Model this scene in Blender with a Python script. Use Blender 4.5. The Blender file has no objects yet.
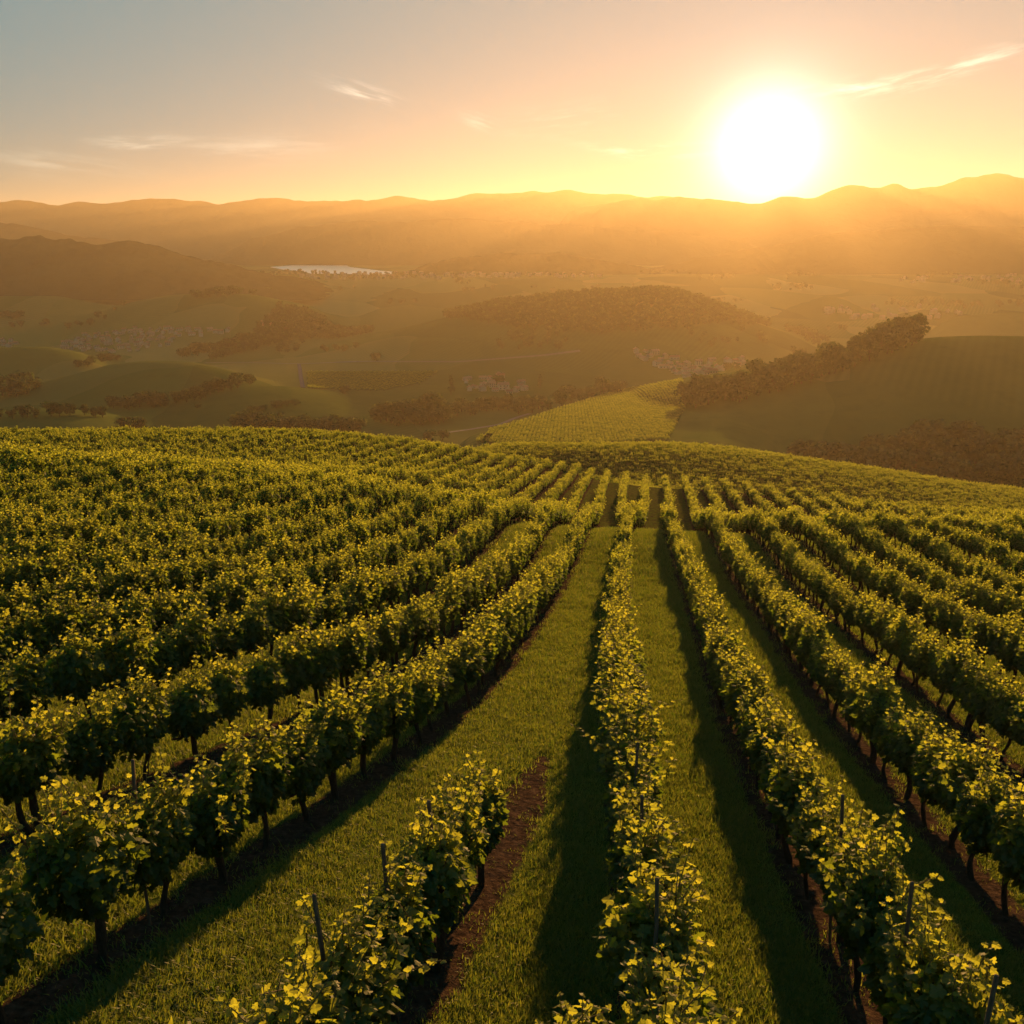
import bpy, math, random
import numpy as np
from mathutils import Vector

random.seed(7)
RS = np.random.RandomState(11)
SC = bpy.context.scene
COL = SC.collection

# ------------------------------------------------------------------ camera
F = 887.0                                   # focal length in pixels of the 1024 px frame
HZ = 245.0                                  # row of the true horizon
P = math.atan((512 - HZ) / F)
CP, SP = math.cos(P), math.sin(P)


def ray(x, y):
    u = (np.asarray(x, float) - 512) / F
    v = -(np.asarray(y, float) - 512) / F
    return u, CP + v * SP, -SP + v * CP


def at(x, y, Y):
    u, b, c = ray(x, y)
    return u / b * Y, Y, c / b * Y


def proj(X, Y, Z):
    d = Y * CP - Z * SP
    v = Y * SP + Z * CP
    d = np.where(np.abs(d) < 1e-6, 1e-6, d)
    return 512 + F * X / d, 512 - F * v / d, d


cam_data = bpy.data.cameras.new('camera')
cam = bpy.data.objects.new('camera', cam_data)
COL.objects.link(cam)
cam.rotation_euler = (math.pi / 2 - P, 0, 0)
cam_data.angle = 2 * math.atan(512 / F)
cam_data.clip_start = 0.1
cam_data.clip_end = 60000
SC.camera = cam

# ------------------------------------------------------------------ sun, sky, exposure
SUN_PX = (768, 150)
sd = Vector([float(q) for q in ray(*SUN_PX)]).normalized()
SUN_EL = math.asin(sd.z)
SUN_AZ = math.atan2(sd.x, sd.y)             # clockwise from +Y

sun_data = bpy.data.lights.new('sun', 'SUN')
sun_data.energy = 5.0
sun_data.angle = math.radians(0.6)
sun_data.color = (1.0, 0.51, 0.165)
sun = bpy.data.objects.new('sun', sun_data)
COL.objects.link(sun)
sun.rotation_euler = (-sd).to_track_quat('-Z', 'Y').to_euler()

W = bpy.data.worlds.new('World')
SC.world = W
W.use_nodes = True
wn, wl = W.node_tree.nodes, W.node_tree.links
wn.clear()


def node(nodes, t, **kw):
    n = nodes.new(t)
    for k, v in kw.items():
        setattr(n, k, v)
    return n


class G:
    """small helper for building maths in a node tree"""

    def __init__(self, tree):
        self.t, self.n, self.l = tree, tree.nodes, tree.links

    def put(self, sock, v):
        if isinstance(v, bpy.types.NodeSocket):
            self.l.new(v, sock)
        elif v is not None:
            sock.default_value = v

    def m(self, op, a, b=None, c=None, clamp=False):
        n = self.n.new('ShaderNodeMath')
        n.operation = op
        n.use_clamp = clamp
        self.put(n.inputs[0], a)
        if b is not None:
            self.put(n.inputs[1], b)
        if c is not None:
            self.put(n.inputs[2], c)
        return n.outputs[0]

    def mix(self, f, a, b, mode='MIX'):
        n = self.n.new('ShaderNodeMix')
        n.data_type = 'RGBA'
        n.blend_type = mode
        self.put(n.inputs[0], f)
        self.put(n.inputs[6], a)
        self.put(n.inputs[7], b)
        return n.outputs[2]

    def dot(self, v, vec):
        n = self.n.new('ShaderNodeVectorMath')
        n.operation = 'DOT_PRODUCT'
        self.put(n.inputs[0], v)
        n.inputs[1].default_value = vec
        return n.outputs['Value']

    def noise(self, vec, scale, detail=4, rough=.5):
        n = self.n.new('ShaderNodeTexNoise')
        n.inputs['Scale'].default_value = scale
        n.inputs['Detail'].default_value = detail
        n.inputs['Roughness'].default_value = rough
        if vec is not None:
            self.l.new(vec, n.inputs['Vector'])
        return n.outputs['Fac']

    def remap(self, v, a, b, c=0., d=1., smooth=True):
        n = self.n.new('ShaderNodeMapRange')
        n.interpolation_type = 'SMOOTHSTEP' if smooth else 'LINEAR'
        self.put(n.inputs[0], v)
        for i, q in enumerate((a, b, c, d)):
            n.inputs[i + 1].default_value = q
        return n.outputs[0]

    def attr(self, name):
        n = self.n.new('ShaderNodeAttribute')
        n.attribute_name = name
        return n

    def mapping(self, vec, scale=(1, 1, 1), rot=(0, 0, 0), loc=(0, 0, 0)):
        n = self.n.new('ShaderNodeMapping')
        n.inputs['Scale'].default_value = scale
        n.inputs['Rotation'].default_value = rot
        n.inputs['Location'].default_value = loc
        self.l.new(vec, n.inputs['Vector'])
        return n.outputs[0]


SKY_STRENGTH = 0.09
g = G(W.node_tree)
out = node(wn, 'ShaderNodeOutputWorld')
bg = node(wn, 'ShaderNodeBackground')
bg.inputs['Strength'].default_value = SKY_STRENGTH
sky = node(wn, 'ShaderNodeTexSky', sky_type='NISHITA', sun_disc=False)
sky.sun_elevation = SUN_EL
sky.sun_rotation = SUN_AZ
sky.altitude = 200
sky.air_density = 1.0
sky.dust_density = 2.0
sky.ozone_density = 1.0
tc = node(wn, 'ShaderNodeTexCoord')
dirn = tc.outputs['Generated']
# the bright aureole that thick evening air spreads round the sun's disc
ang = g.m('ARCCOSINE', g.m('MINIMUM', g.dot(dirn, tuple(sd)), 1.0))
core = g.m('EXPONENT', g.m('MULTIPLY', g.m('POWER', g.m('DIVIDE', ang, math.radians(1.0)), 2.0), -1.0))
halo = g.m('EXPONENT', g.m('MULTIPLY', g.m('POWER', g.m('DIVIDE', ang, math.radians(2.7)), 2.0), -1.0))
AUREOLE = (60.0, 9.0)


def glow(f, amp, colr):
    n = node(wn, 'ShaderNodeVectorMath', operation='SCALE')
    n.inputs[0].default_value = colr
    wl.new(g.m('MULTIPLY', f, amp), n.inputs['Scale'])
    return n.outputs[0]


def vadd(a, b):
    n = node(wn, 'ShaderNodeVectorMath', operation='ADD')
    wl.new(a, n.inputs[0])
    wl.new(b, n.inputs[1])
    return n.outputs[0]


# soft shoulder per channel, as thick evening air evens out the brightness of the sky
spl = node(wn, 'ShaderNodeSeparateColor')
wl.new(sky.outputs['Color'], spl.inputs[0])
cmb = node(wn, 'ShaderNodeCombineColor')
for i, (half, top) in enumerate(((6.0, 1.2), (.9, 1.58), (.7, 1.85))):
    c_ = spl.outputs[i]
    wl.new(g.m('MULTIPLY', g.m('DIVIDE', c_, g.m('ADD', c_, half)), top), cmb.inputs[i])
wide = g.m('EXPONENT', g.m('MULTIPLY', g.m('POWER', g.m('DIVIDE', ang, math.radians(5.2)), 2.0), -1.0))
total = vadd(vadd(vadd(cmb.outputs[0], glow(wide, 1.3, (1.0, .92, .74))), glow(core, AUREOLE[0], (1.0, .93, .8))), glow(halo, AUREOLE[1], (1.0, .95, .82)))


# thin cirrus streaks, fixed to directions of the sky
def streak(px, py, length, height, tilt, amp, sc, sharp=.42):
    c = Vector([float(q) for q in ray(px, py)]).normalized()
    r = Vector((c.y, -c.x, 0)).normalized()
    u = r.cross(c).normalized()
    a = r * math.cos(tilt) + u * math.sin(tilt)
    b = u * math.cos(tilt) - r * math.sin(tilt)
    da, db = g.dot(dirn, tuple(a)), g.dot(dirn, tuple(b))
    comb = node(wn, 'ShaderNodeCombineXYZ')
    wl.new(g.m('MULTIPLY', da, sc), comb.inputs[0])
    wl.new(g.m('MULTIPLY', db, sc * 7), comb.inputs[1])
    comb.inputs[2].default_value = px * .37
    nz = g.noise(comb.outputs[0], 1.0, 5, .6)
    ea = g.m('POWER', g.m('DIVIDE', da, length), 2.0)
    db2 = g.m('ADD', db, g.m('MULTIPLY', g.m('POWER', da, 2.0), -1.2))
    eb = g.m('POWER', g.m('DIVIDE', db2, height), 2.0)
    env = g.m('EXPONENT', g.m('MULTIPLY', g.m('ADD', ea, eb), -1.0))
    front = g.remap(g.dot(dirn, tuple(c)), .8, .9)
    return g.m('MULTIPLY', g.m('MULTIPLY', env, front), g.remap(nz, sharp, .75, 0, amp))


for spec in ((362, 93, .030, .0075, -.25, 1.0, 22), (135, 143, .034, .006, .05, .8, 20), (925, 78, .085, .0075, .17, 1.3, 18),
             (660, 152, .060, .0055, 0., 1.2, 20), (560, 122, .05, .012, .1, .5, 14), (480, 122, .016, .006, -.3, .7, 22),
             (850, 88, .02, .004, -.05, 1.3, 26), (250, 150, .10, .012, .05, .45, 10), (60, 165, .06, .01, -.1, .5, 12)):
    total = vadd(total, glow(streak(*spec), 2.8, (1.0, .86, .62)))
wl.new(total, bg.inputs['Color'])
wl.new(bg.outputs[0], out.inputs['Surface'])
W.cycles.sampling_method = 'MANUAL'
W.cycles.sample_map_resolution = 1024

SC.view_settings.view_transform = 'Standard'
SC.view_settings.look = 'None'
SC.view_settings.exposure = 1.3
SC.view_settings.gamma = 1.0
SC.cycles.max_bounces = 6
SC.cycles.diffuse_bounces = 3
SC.cycles.glossy_bounces = 2
SC.cycles.transmission_bounces = 4
SC.cycles.volume_bounces = 0
SC.cycles.use_denoising = True
try:
    SC.cycles.denoiser = 'OPENIMAGEDENOISE'
except Exception:
    pass


# ------------------------------------------------------------------ helpers
def mesh_from(name, verts, faces, mats=(), midx=None, attrs=None, smooth=False):
    """verts (n,3); faces = list of (k,m) index arrays; attrs = {name: per-vertex float array}"""
    me = bpy.data.meshes.new(name)
    verts = np.asarray(verts, np.float32)
    faces = [np.asarray(f, np.int32) for f in faces if len(f)]
    me.vertices.add(len(verts))
    me.vertices.foreach_set('co', verts.ravel())
    if faces:
        loops = np.concatenate([f.ravel() for f in faces])
        sizes = np.concatenate([np.full(len(f), f.shape[1], np.int32) for f in faces])
        starts = np.concatenate([[0], np.cumsum(sizes)[:-1]]).astype(np.int32)
        me.loops.add(len(loops))
        me.loops.foreach_set('vertex_index', loops)
        me.polygons.add(len(sizes))
        me.polygons.foreach_set('loop_start', starts)
        if midx is not None:
            me.polygons.foreach_set('material_index', np.asarray(midx, np.int32))
        me.polygons.foreach_set('use_smooth', np.full(len(sizes), smooth, bool))
    for m in mats:
        me.materials.append(m)
    me.update(calc_edges=True)
    for k, a in (attrs or {}).items():
        a = np.asarray(a, np.float32)
        if a.ndim == 1:
            at_ = me.attributes.new(k, 'FLOAT', 'POINT')
            at_.data.foreach_set('value', a)
        else:
            at_ = me.attributes.new(k, 'FLOAT_VECTOR', 'POINT')
            at_.data.foreach_set('vector', a.ravel())
    return me


def link(name, me, parent=None, loc=None):
    o = bpy.data.objects.new(name, me)
    COL.objects.link(o)
    if parent is not None:
        o.parent = parent
    if loc is not None:
        o.location = loc
    return o


def tag(o, label=None, cat=None, group=None, kind=None):
    if label:
        o['label'] = label
    if cat:
        o['category'] = cat
    if group:
        o['group'] = group
    if kind:
        o['kind'] = kind
    return o


class MB:
    """collects geometry with a material index and a tone value per vertex"""

    def __init__(self):
        self.v, self.f, self.mi, self.r, self.n = [], [], [], [], 0

    def add(self, v, faces, mi=0, r=0.5):
        v = np.asarray(v, np.float32)
        for f in faces:
            f = np.asarray(f, np.int32)
            self.f.append(f + self.n)
            self.mi.append(np.full(len(f), mi, np.int32))
        self.v.append(v)
        self.r.append(np.broadcast_to(np.asarray(r, np.float32), (len(v),)))
        self.n += len(v)

    def arrays(self):
        return np.concatenate(self.v), self.f, np.concatenate(self.mi), np.concatenate(self.r)

    def mesh(self, name, mats, smooth=False):
        v, f, mi, r = self.arrays()
        return mesh_from(name, v, f, mats, mi, {'tone': r}, smooth)


def tube(pts, rad, sides=7, cap=True):
    pts = np.asarray(pts, float)
    n = len(pts)
    rad = np.broadcast_to(np.asarray(rad, float), (n,))
    tg = np.gradient(pts, axis=0)
    tg /= np.linalg.norm(tg, axis=1)[:, None] + 1e-9
    ref = np.array([0.13, 0.97, 0.2])
    a = np.cross(tg, ref)
    a /= np.linalg.norm(a, axis=1)[:, None] + 1e-9
    b = np.cross(tg, a)
    th = np.linspace(0, 2 * np.pi, sides, endpoint=False)
    v = pts[:, None] + rad[:, None, None] * (np.cos(th)[None, :, None] * a[:, None] + np.sin(th)[None, :, None] * b[:, None])
    v = v.reshape(-1, 3)
    q = []
    for i in range(n - 1):
        for j in range(sides):
            k = (j + 1) % sides
            q.append((i * sides + j, i * sides + k, (i + 1) * sides + k, (i + 1) * sides + j))
    faces = [np.array(q)]
    if cap:
        v = np.vstack([v, pts[-1] + tg[-1] * rad[-1] * .5])
        l = (n - 1) * sides
        faces.append(np.array([(l + j, l + (j + 1) % sides, len(v) - 1) for j in range(sides)]))
    return v, faces


def mat(name):
    m = bpy.data.materials.new(name)
    m.use_nodes = True
    m.node_tree.nodes.clear()
    gg = G(m.node_tree)
    o = m.node_tree.nodes.new('ShaderNodeOutputMaterial')
    return m, gg, o


def principled(gg, col, rough=.8, spec=.3, normal=None, metal=0.):
    b = gg.n.new('ShaderNodeBsdfPrincipled')
    gg.put(b.inputs['Base Color'], col)
    gg.put(b.inputs['Roughness'], rough)
    b.inputs['Specular IOR Level'].default_value = spec
    b.inputs['Metallic'].default_value = metal
    if normal is not None:
        gg.l.new(normal, b.inputs['Normal'])
    return b.outputs[0]


def bump(gg, h, strength=.5, dist=.05):
    n = gg.n.new('ShaderNodeBump')
    n.inputs['Strength'].default_value = strength
    n.inputs['Distance'].default_value = dist
    gg.l.new(h, n.inputs['Height'])
    return n.outputs[0]


def ramp(gg, f, stops):
    n = gg.n.new('ShaderNodeValToRGB')
    cr = n.color_ramp
    while len(cr.elements) < len(stops):
        cr.elements.new(.5)
    for e, (p, c) in zip(cr.elements, stops):
        e.position = p
        e.color = tuple(c) + (1,)
    gg.l.new(f, n.inputs[0])
    return n.outputs[0]


def leafy(name, stops, tstops, tw=.5, gloss=.06, rough=.42):
    """thin leaf: reflects from its face and lets light through"""
    m, gg, o = mat(name)
    r = gg.attr('tone').outputs['Fac']
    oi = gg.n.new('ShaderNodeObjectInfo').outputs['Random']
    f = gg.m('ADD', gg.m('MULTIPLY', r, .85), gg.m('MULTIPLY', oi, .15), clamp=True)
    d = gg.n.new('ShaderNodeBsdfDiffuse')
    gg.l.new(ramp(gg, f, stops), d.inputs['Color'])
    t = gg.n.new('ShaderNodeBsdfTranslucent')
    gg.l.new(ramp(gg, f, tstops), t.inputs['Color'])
    mx = gg.n.new('ShaderNodeMixShader')
    mx.inputs[0].default_value = tw
    gg.l.new(d.outputs[0], mx.inputs[1])
    gg.l.new(t.outputs[0], mx.inputs[2])
    gl = gg.n.new('ShaderNodeBsdfGlossy')
    gl.inputs['Roughness'].default_value = rough
    gl.inputs['Color'].default_value = (.9, .9, .9, 1)
    m2 = gg.n.new('ShaderNodeMixShader')
    m2.inputs[0].default_value = gloss
    gg.l.new(mx.outputs[0], m2.inputs[1])
    gg.l.new(gl.outputs[0], m2.inputs[2])
    gg.l.new(m2.outputs[0], o.inputs['Surface'])
    return m


M = {}
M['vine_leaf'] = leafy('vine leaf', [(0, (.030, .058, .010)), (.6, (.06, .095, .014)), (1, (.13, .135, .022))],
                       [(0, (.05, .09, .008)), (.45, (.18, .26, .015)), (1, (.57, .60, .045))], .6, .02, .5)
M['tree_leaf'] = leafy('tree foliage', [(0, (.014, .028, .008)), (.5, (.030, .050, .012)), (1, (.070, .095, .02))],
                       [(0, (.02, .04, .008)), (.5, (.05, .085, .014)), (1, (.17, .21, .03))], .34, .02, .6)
M['grass'] = leafy('grass blades', [(0, (.048, .092, .010)), (.6, (.078, .120, .013)), (1, (.17, .165, .03))],
                   [(0, (.14, .26, .012)), (1, (.42, .44, .045))], .4, .03, .5)
m, gg, o = mat('vine bark')
tcx = gg.n.new('ShaderNodeTexCoord').outputs['Object']
nz = gg.noise(gg.mapping(tcx, (30, 30, 5)), 1.5, 5, .65)
gg.l.new(principled(gg, ramp(gg, nz, [(.3, (.022, .014, .009)), (.7, (.09, .055, .032))]), .9, .2, bump(gg, nz, .9, .02)), o.inputs['Surface'])
M['bark'] = m
m, gg, o = mat('green cane')
gg.l.new(principled(gg, (.13, .085, .03, 1), .6, .3), o.inputs['Surface'])
M['cane'] = m
m, gg, o = mat('weathered stake')
tcx = gg.n.new('ShaderNodeTexCoord').outputs['Object']
nz = gg.noise(gg.mapping(tcx, (40, 40, 4)), 1.5, 4, .6)
gg.l.new(principled(gg, ramp(gg, nz, [(.3, (.08, .048, .03)), (.7, (.20, .125, .08))]), .9, .2, bump(gg, nz, .6, .01)), o.inputs['Surface'])
M['stake'] = m


# ------------------------------------------------------------------ terrain
def gnear(X, Y):
    Gy = np.interp(Y, [-60, 0, 10, 20, 30, 40, 50, 60], [-17, 0, 2.5, 5.0, 7.4, 9.7, 11.5, 12.75])
    t = np.where(X < 0, .1 * X, .9 * (1 - np.exp(-np.clip(X, 0, 99) / 9)))
    return -6 - Gy - t


def control():
    c = []
    for X in (-60, -40, -25, -12, -5, 0, 5, 12, 25, 40, 60):
        for Y in (-60, -30, -8, 5, 15, 25, 35, 45, 57):
            if abs(X) > Y * .75 + 26:
                continue
            c.append((X, Y, float(gnear(np.array(X), Y))))
    for Y, z in ((68, -22.1), (78, -25.4), (88, -27.9), (100, -29.8), (115, -32.5), (130, -35.4)):
        for dx in (-22, -10, 0, 12, 26):
            zz = z - .06 * dx
            if dx <= -22:
                zz += (1.2 if Y < 95 else .3)
            c.append((Y * .155 + dx, Y, zz))
    for px, py, Y in ((-160, 450, 165), (0, 450, 175), (100, 451, 180), (200, 454, 185), (300, 456, 185), (380, 455, 178), (450, 456, 170), (520, 461, 158),
                      (580, 465, 145), (640, 474, 133), (700, 477, 128), (760, 483, 122), (830, 493, 118), (900, 503, 114), (960, 509, 112), (1024, 514, 112), (1150, 520, 112)):
        X, _, z = at(px, py, Y)
        c.append((X, Y, z - 1.9))
        c.append((X * 1.12, Y * 1.12, (z - 1.9) * 1.12 - Y * (.035 if px < 540 else .014)))
    for px, py, Y in ((-160, 470, 95), (0, 473, 95), (150, 477, 95), (300, 483, 95), (420, 488, 92)):
        c.append(at(px, py, Y))
    for px, py, Y in ((480, 453, 235), (560, 451, 232), (640, 449, 230), (700, 451, 228), (760, 458, 225), (820, 467, 220), (880, 475, 215), (950, 487, 210), (1024, 496, 205), (1150, 510, 200)):
        c.append(at(px, py, Y))
        X, _, z = at(px, py + 13, Y * .86)
        c.append((X, Y * .86, z))
        X, _, z = at(px, py + 4, Y * 1.12)
        c.append((X, Y * 1.12, z - 2))
        X, _, z = at(px, py + 8, Y * 1.35)
        c.append((X, Y * 1.35, z - 14))
    for px in (-300, 0, 200, 400):
        X, Y, z = at(px, 432, 240)
        c.append((X, Y, -66))
        X, Y, z = at(px, 432, 310)
        c.append((X, Y, -95))
    for X, Y in ((-200, 40), (-200, -60), (200, 40), (200, -60), (0, -200), (-250, 120), (230, 120)):
        c.append((X, Y, -6 - .2 * Y - .05 * X))
    return np.array([[float(q) for q in r] for r in c])


CT = control()


def tps_fit(c):
    x = c[:, :2] / 100
    d = ((x[:, None] - x[None]) ** 2).sum(-1)
    K = .5 * d * np.log(d + 1e-12)
    n = len(c)
    A = np.zeros((n + 3, n + 3))
    Pm = np.c_[np.ones(n), x]
    A[:n, :n] = K + 5e-4 * np.eye(n)
    A[:n, n:] = Pm
    A[n:, :n] = Pm.T
    return np.linalg.solve(A, np.r_[c[:, 2], 0, 0, 0])


WT = tps_fit(CT)


def home_hill(X, Y):
    x, y = np.asarray(X, float) / 100, np.asarray(Y, float) / 100
    o_ = WT[-3] + WT[-2] * x + WT[-1] * y
    for i in range(len(CT)):
        d = (x - CT[i, 0] / 100) ** 2 + (y - CT[i, 1] / 100) ** 2
        o_ = o_ + WT[i] * .5 * d * np.log(d + 1e-12)
    return o_


# rolling hills in the valley: crest outline, forward distance of the crest, near and far half-widths
HILLS = {
    'mound': ([(-150, 440), (-60, 424), (0, 416), (60, 411), (110, 420), (150, 434), (200, 452)], 520, 110, 110),
    'slope': ([(40, 460), (80, 440), (120, 425), (160, 409), (200, 394), (240, 387), (290, 389), (330, 396), (370, 405), (420, 418), (480, 440)], 640, 150, 120),
    'round': ([(-150, 415), (-50, 410), (0, 402), (60, 381), (110, 365), (150, 361), (190, 362), (230, 371), (270, 385), (320, 402)], 720, 110, 130),
    'low': ([(-150, 365), (-60, 352), (0, 348), (50, 347), (90, 355), (130, 370)], 900, 110, 130),
    'long': ([(20, 335), (90, 318), (130, 304), (170, 296), (210, 294), (250, 295), (300, 305), (360, 322)], 1350, 300, 250),
    'pale': ([(-100, 300), (0, 297), (60, 297), (100, 306), (150, 318)], 1500, 200, 200),
    'wooded': ([(160, 372), (230, 356), (300, 347), (340, 341), (400, 329), (440, 319), (500, 306), (560, 299), (620, 295), (660, 293), (690, 299), (720, 309), (760, 324), (800, 337), (850, 352), (910, 370)], 1150, 290, 260),
    'right': ([(600, 408), (640, 396), (680, 384), (760, 368), (840, 352), (930, 338), (980, 336), (1024, 337), (1100, 341), (1250, 360), (1400, 390)], 590, 210, 260),
    'far': ([(900, 330), (960, 316), (1010, 312), (1060, 314), (1120, 325)], 1150, 160, 160),
}
_H = {}
for k, (pts, D, wn_, wf_) in HILLS.items():
    a, s = [], []
    for px, py in pts:
        X, Y, Z = at(px, py, 1.0)
        a.append(float(X))
        s.append(float(Z))
    a, s = np.array(a), np.array(s)
    aa = np.linspace(a[0], a[-1], 200)      # resample and smooth the outline
    ss = np.interp(aa, a, s)
    ker = np.hanning(15)
    ker /= ker.sum()
    sp = np.pad(ss, 7, mode='edge')
    _H[k] = (aa, np.convolve(sp, ker, 'valid'), D, wn_, wf_)


def value_noise(X, Y, scale, seed):
    r = np.random.RandomState(seed)
    tab = r.rand(64, 64)
    x, y = X / scale, Y / scale
    xi, yi = np.floor(x).astype(int), np.floor(y).astype(int)
    fx, fy = x - xi, y - yi
    fx, fy = fx * fx * (3 - 2 * fx), fy * fy * (3 - 2 * fy)
    t = lambda i, j: tab[i % 64, j % 64]
    return (t(xi, yi) * (1 - fx) + t(xi + 1, yi) * fx) * (1 - fy) + (t(xi, yi + 1) * (1 - fx) + t(xi + 1, yi + 1) * fx) * fy


def valley_floor(Y):
    return -101 - 29 * np.clip((Y - 350) / 850, 0, 1) + 58 * np.clip((Y - 1250) / 950, 0, 1)


def valley(X, Y):
    base = valley_floor(Y)
    n = value_noise(X, Y, 160, 3) - .5 + .5 * (value_noise(X, Y, 70, 5) - .5)
    fade = np.clip((Y - 300) / 300, 0, 1) * np.clip((2600 - Y) / 800, 0, 1)
    h = base + 6 * n * fade
    a = X / np.maximum(Y, 50)
    for k, (aa, ss, D, wn_, wf_) in _H.items():
        zc = np.interp(a, aa, ss) * D
        edge = np.clip(np.minimum(a - aa[0], aa[-1] - a) / .05, 0, 1)
        hh = (zc - valley_floor(D)) * edge
        s = np.where(Y < D, (D - Y) / wn_, (Y - D) / wf_)
        b = np.where(s < 1, .5 + .5 * np.cos(np.pi * np.clip(s, 0, 1)), 0)
        z = base + hh * b
        kk = 3.0                             # smooth maximum
        dd = np.clip(.5 + .5 * (z - h) / kk, 0, 1)
        h = h * (1 - dd) + z * dd + kk * dd * (1 - dd) * .5 * (b > 0)
    # long shelf that dips towards the sun, with the striped vineyard on it
    pa = 512 + F * a / .985
    ye = np.interp(pa, [380, 440, 500, 560, 600, 640, 680, 760], [330, 350, 419, 530, 618, 700, 770, 800])
    z = -78 - .088 * (Y - 350) * (Y > 350) - .15 * (350 - Y) * (Y < 350)
    z = z - (np.clip(Y - ye, 0, 400) / 26) ** 2 * 3 - (np.clip(480 - pa, 0, 400) / 30) ** 2 * 5 - (np.clip(pa - 720, 0, 600) / 40) ** 2 * 4
    kk = 3.0
    dd = np.clip(.5 + .5 * (z - h) / kk, 0, 1)
    h = h * (1 - dd) + z * dd + kk * dd * (1 - dd) * .5
    return h


def terrain(X, Y):
    X, Y = np.broadcast_arrays(np.asarray(X, float), np.asarray(Y, float))
    if X.ndim == 0:
        return terrain(X[None], Y[None])[0]
    v = valley(X, Y)
    o_ = v.copy()
    m_ = (np.abs(X) < 420) & (Y < 460) & (Y > -260)
    if m_.any():
        h = home_hill(X[m_], Y[m_])
        x, y = X[m_], Y[m_]
        drop = np.clip((y - 285) / 40, 0, None) ** 2 * 4 + np.clip((np.abs(x) - 190) / 60, 0, None) ** 2 * 8 + np.clip((-y - 60) / 40, 0, None) ** 2 * 6
        h = h - drop
        vv = v[m_]
        kk = 4.0
        dd = np.clip(.5 + .5 * (h - vv) / kk, 0, 1)
        o_[m_] = vv * (1 - dd) + h * dd + kk * dd * (1 - dd) * .5
    return o_


def ground(px, py, tmin=3.0, tmax=6000.):
    """where the sight line through a pixel of the photograph meets the terrain"""
    u, b, c = [float(q) for q in ray(px, py)]
    t = np.geomspace(tmin, tmax, 1500)
    d = c * t - terrain(u * t, b * t)
    k = np.argmax(d < 0)
    if d[k] >= 0:
        return None
    f = d[k - 1] / (d[k - 1] - d[k]) if k else 0
    tt = t[k - 1] + f * (t[k] - t[k - 1]) if k else t[0]
    return np.array([u * tt, b * tt, c * tt])


# ------------------------------------------------------------------ vine rows in plan
YN = np.array([-4, 0, 8, 12, 20, 30, 40, 60, 80, 100, 130, 180])
ROW = {
    -4: [-15.0, -13.6, -10.8, -9.2, -6.4, -4.3, -2.9, 0.0, 2.4, 5.0, 9.0, 16.0],
    -3: [-12.2, -10.8, -7.9, -6.4, -3.4, -1.4, 0.1, 2.9, 5.2, 7.7, 11.6, 18.5],
    -2: [-8.6, -7.3, -4.5, -3.1, -0.8, 0.85, 2.35, 5.5, 7.9, 10.3, 14.3, 21.0],
    -1: [-3.8, -2.9, -1.0, -0.1, 1.4, 3.0, 4.2, 7.0, 10.3, 12.9, 17.2, 24.0],
    0: [0.3, 0.7, 1.5, 1.85, 2.65, 3.9, 5.2, 8.3, 12.2, 15.6, 20.2, 27.0],
    1: [2.6, 3.1, 4.0, 4.45, 5.35, 7.0, 8.5, 11.0, 14.8, 18.4, 23.1, 30.0],
    2: [5.0, 5.6, 6.8, 7.2, 8.1, 9.8, 11.3, 13.9, 17.6, 21.2, 26.0, 33.0],
    3: [8.0, 8.5, 9.6, 10.1, 11.2, 12.8, 14.3, 17.0, 20.6, 24.0, 28.9, 36.0],
}


def row_x(k, Y):
    if k in ROW:
        return np.interp(Y, YN, ROW[k])
    if k > 3:
        return np.interp(Y, YN, ROW[3]) + (k - 3) * 2.85
    return np.interp(Y, YN, ROW[-4]) + (k + 4) * (2.75 + .35 * np.clip((30 - np.asarray(Y, float)) / 30, 0, 1))


def row_xs(k, Y):
    """smoothed"""
    Y = np.asarray(Y, float)
    return (row_x(k, Y - 4) + 2 * row_x(k, Y) + row_x(k, Y + 4)) / 4


# far edge of the vineyard (tops of the brow)
EDGE = [(-200, 165), (0, 176), (200, 186), (300, 186), (380, 179), (450, 171), (520, 159), (580, 146), (640, 134), (700, 129), (760, 123), (830, 119), (900, 115), (1024, 113), (1300, 112)]


def far_edge(X, Y):
    px = 512 + F * X / np.maximum(Y, 5)
    return np.interp(px, [e[0] for e in EDGE], [e[1] for e in EDGE])


KS = list(range(-46, 40))
vines = []                                   # x, y, heading, row, index
for k in KS:
    y = -1.5 + RS.rand() * .5
    i = 0
    while y < 190:
        x = float(row_xs(k, y))
        hd = math.atan2(float(row_xs(k, y + .5)) - float(row_xs(k, y - .5)), 1.0)
        step = 1.08
        gap = (k == -1 and 10.9 < y < 78)
        if not gap and y < far_edge(x, y) and RS.rand() > .008:
            vines.append((x + RS.normal(0, .05), y + RS.normal(0, .06), hd, k, i))
            i += 1
        y += step * math.cos(hd)
vines.append((0.42, 5.25, .1, 100, 0))
V = np.array(vines)
VZ = terrain(V[:, 0], V[:, 1])
vpx, vpy, vd = proj(V[:, 0], V[:, 1], VZ + 1.2)
vtx, vty, _ = proj(V[:, 0], V[:, 1], VZ + 2.0)
in_frame = (vd > 2) & (vpx > -60 - 400 / np.maximum(vd, 1)) & (vpx < 1084 + 400 / np.maximum(vd, 1)) & (vty < 1034)
keep = (vd > -12) & (np.abs(vpx - 512) < 1100) | (V[:, 1] < 12) & (np.abs(V[:, 0]) < 25)

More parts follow.
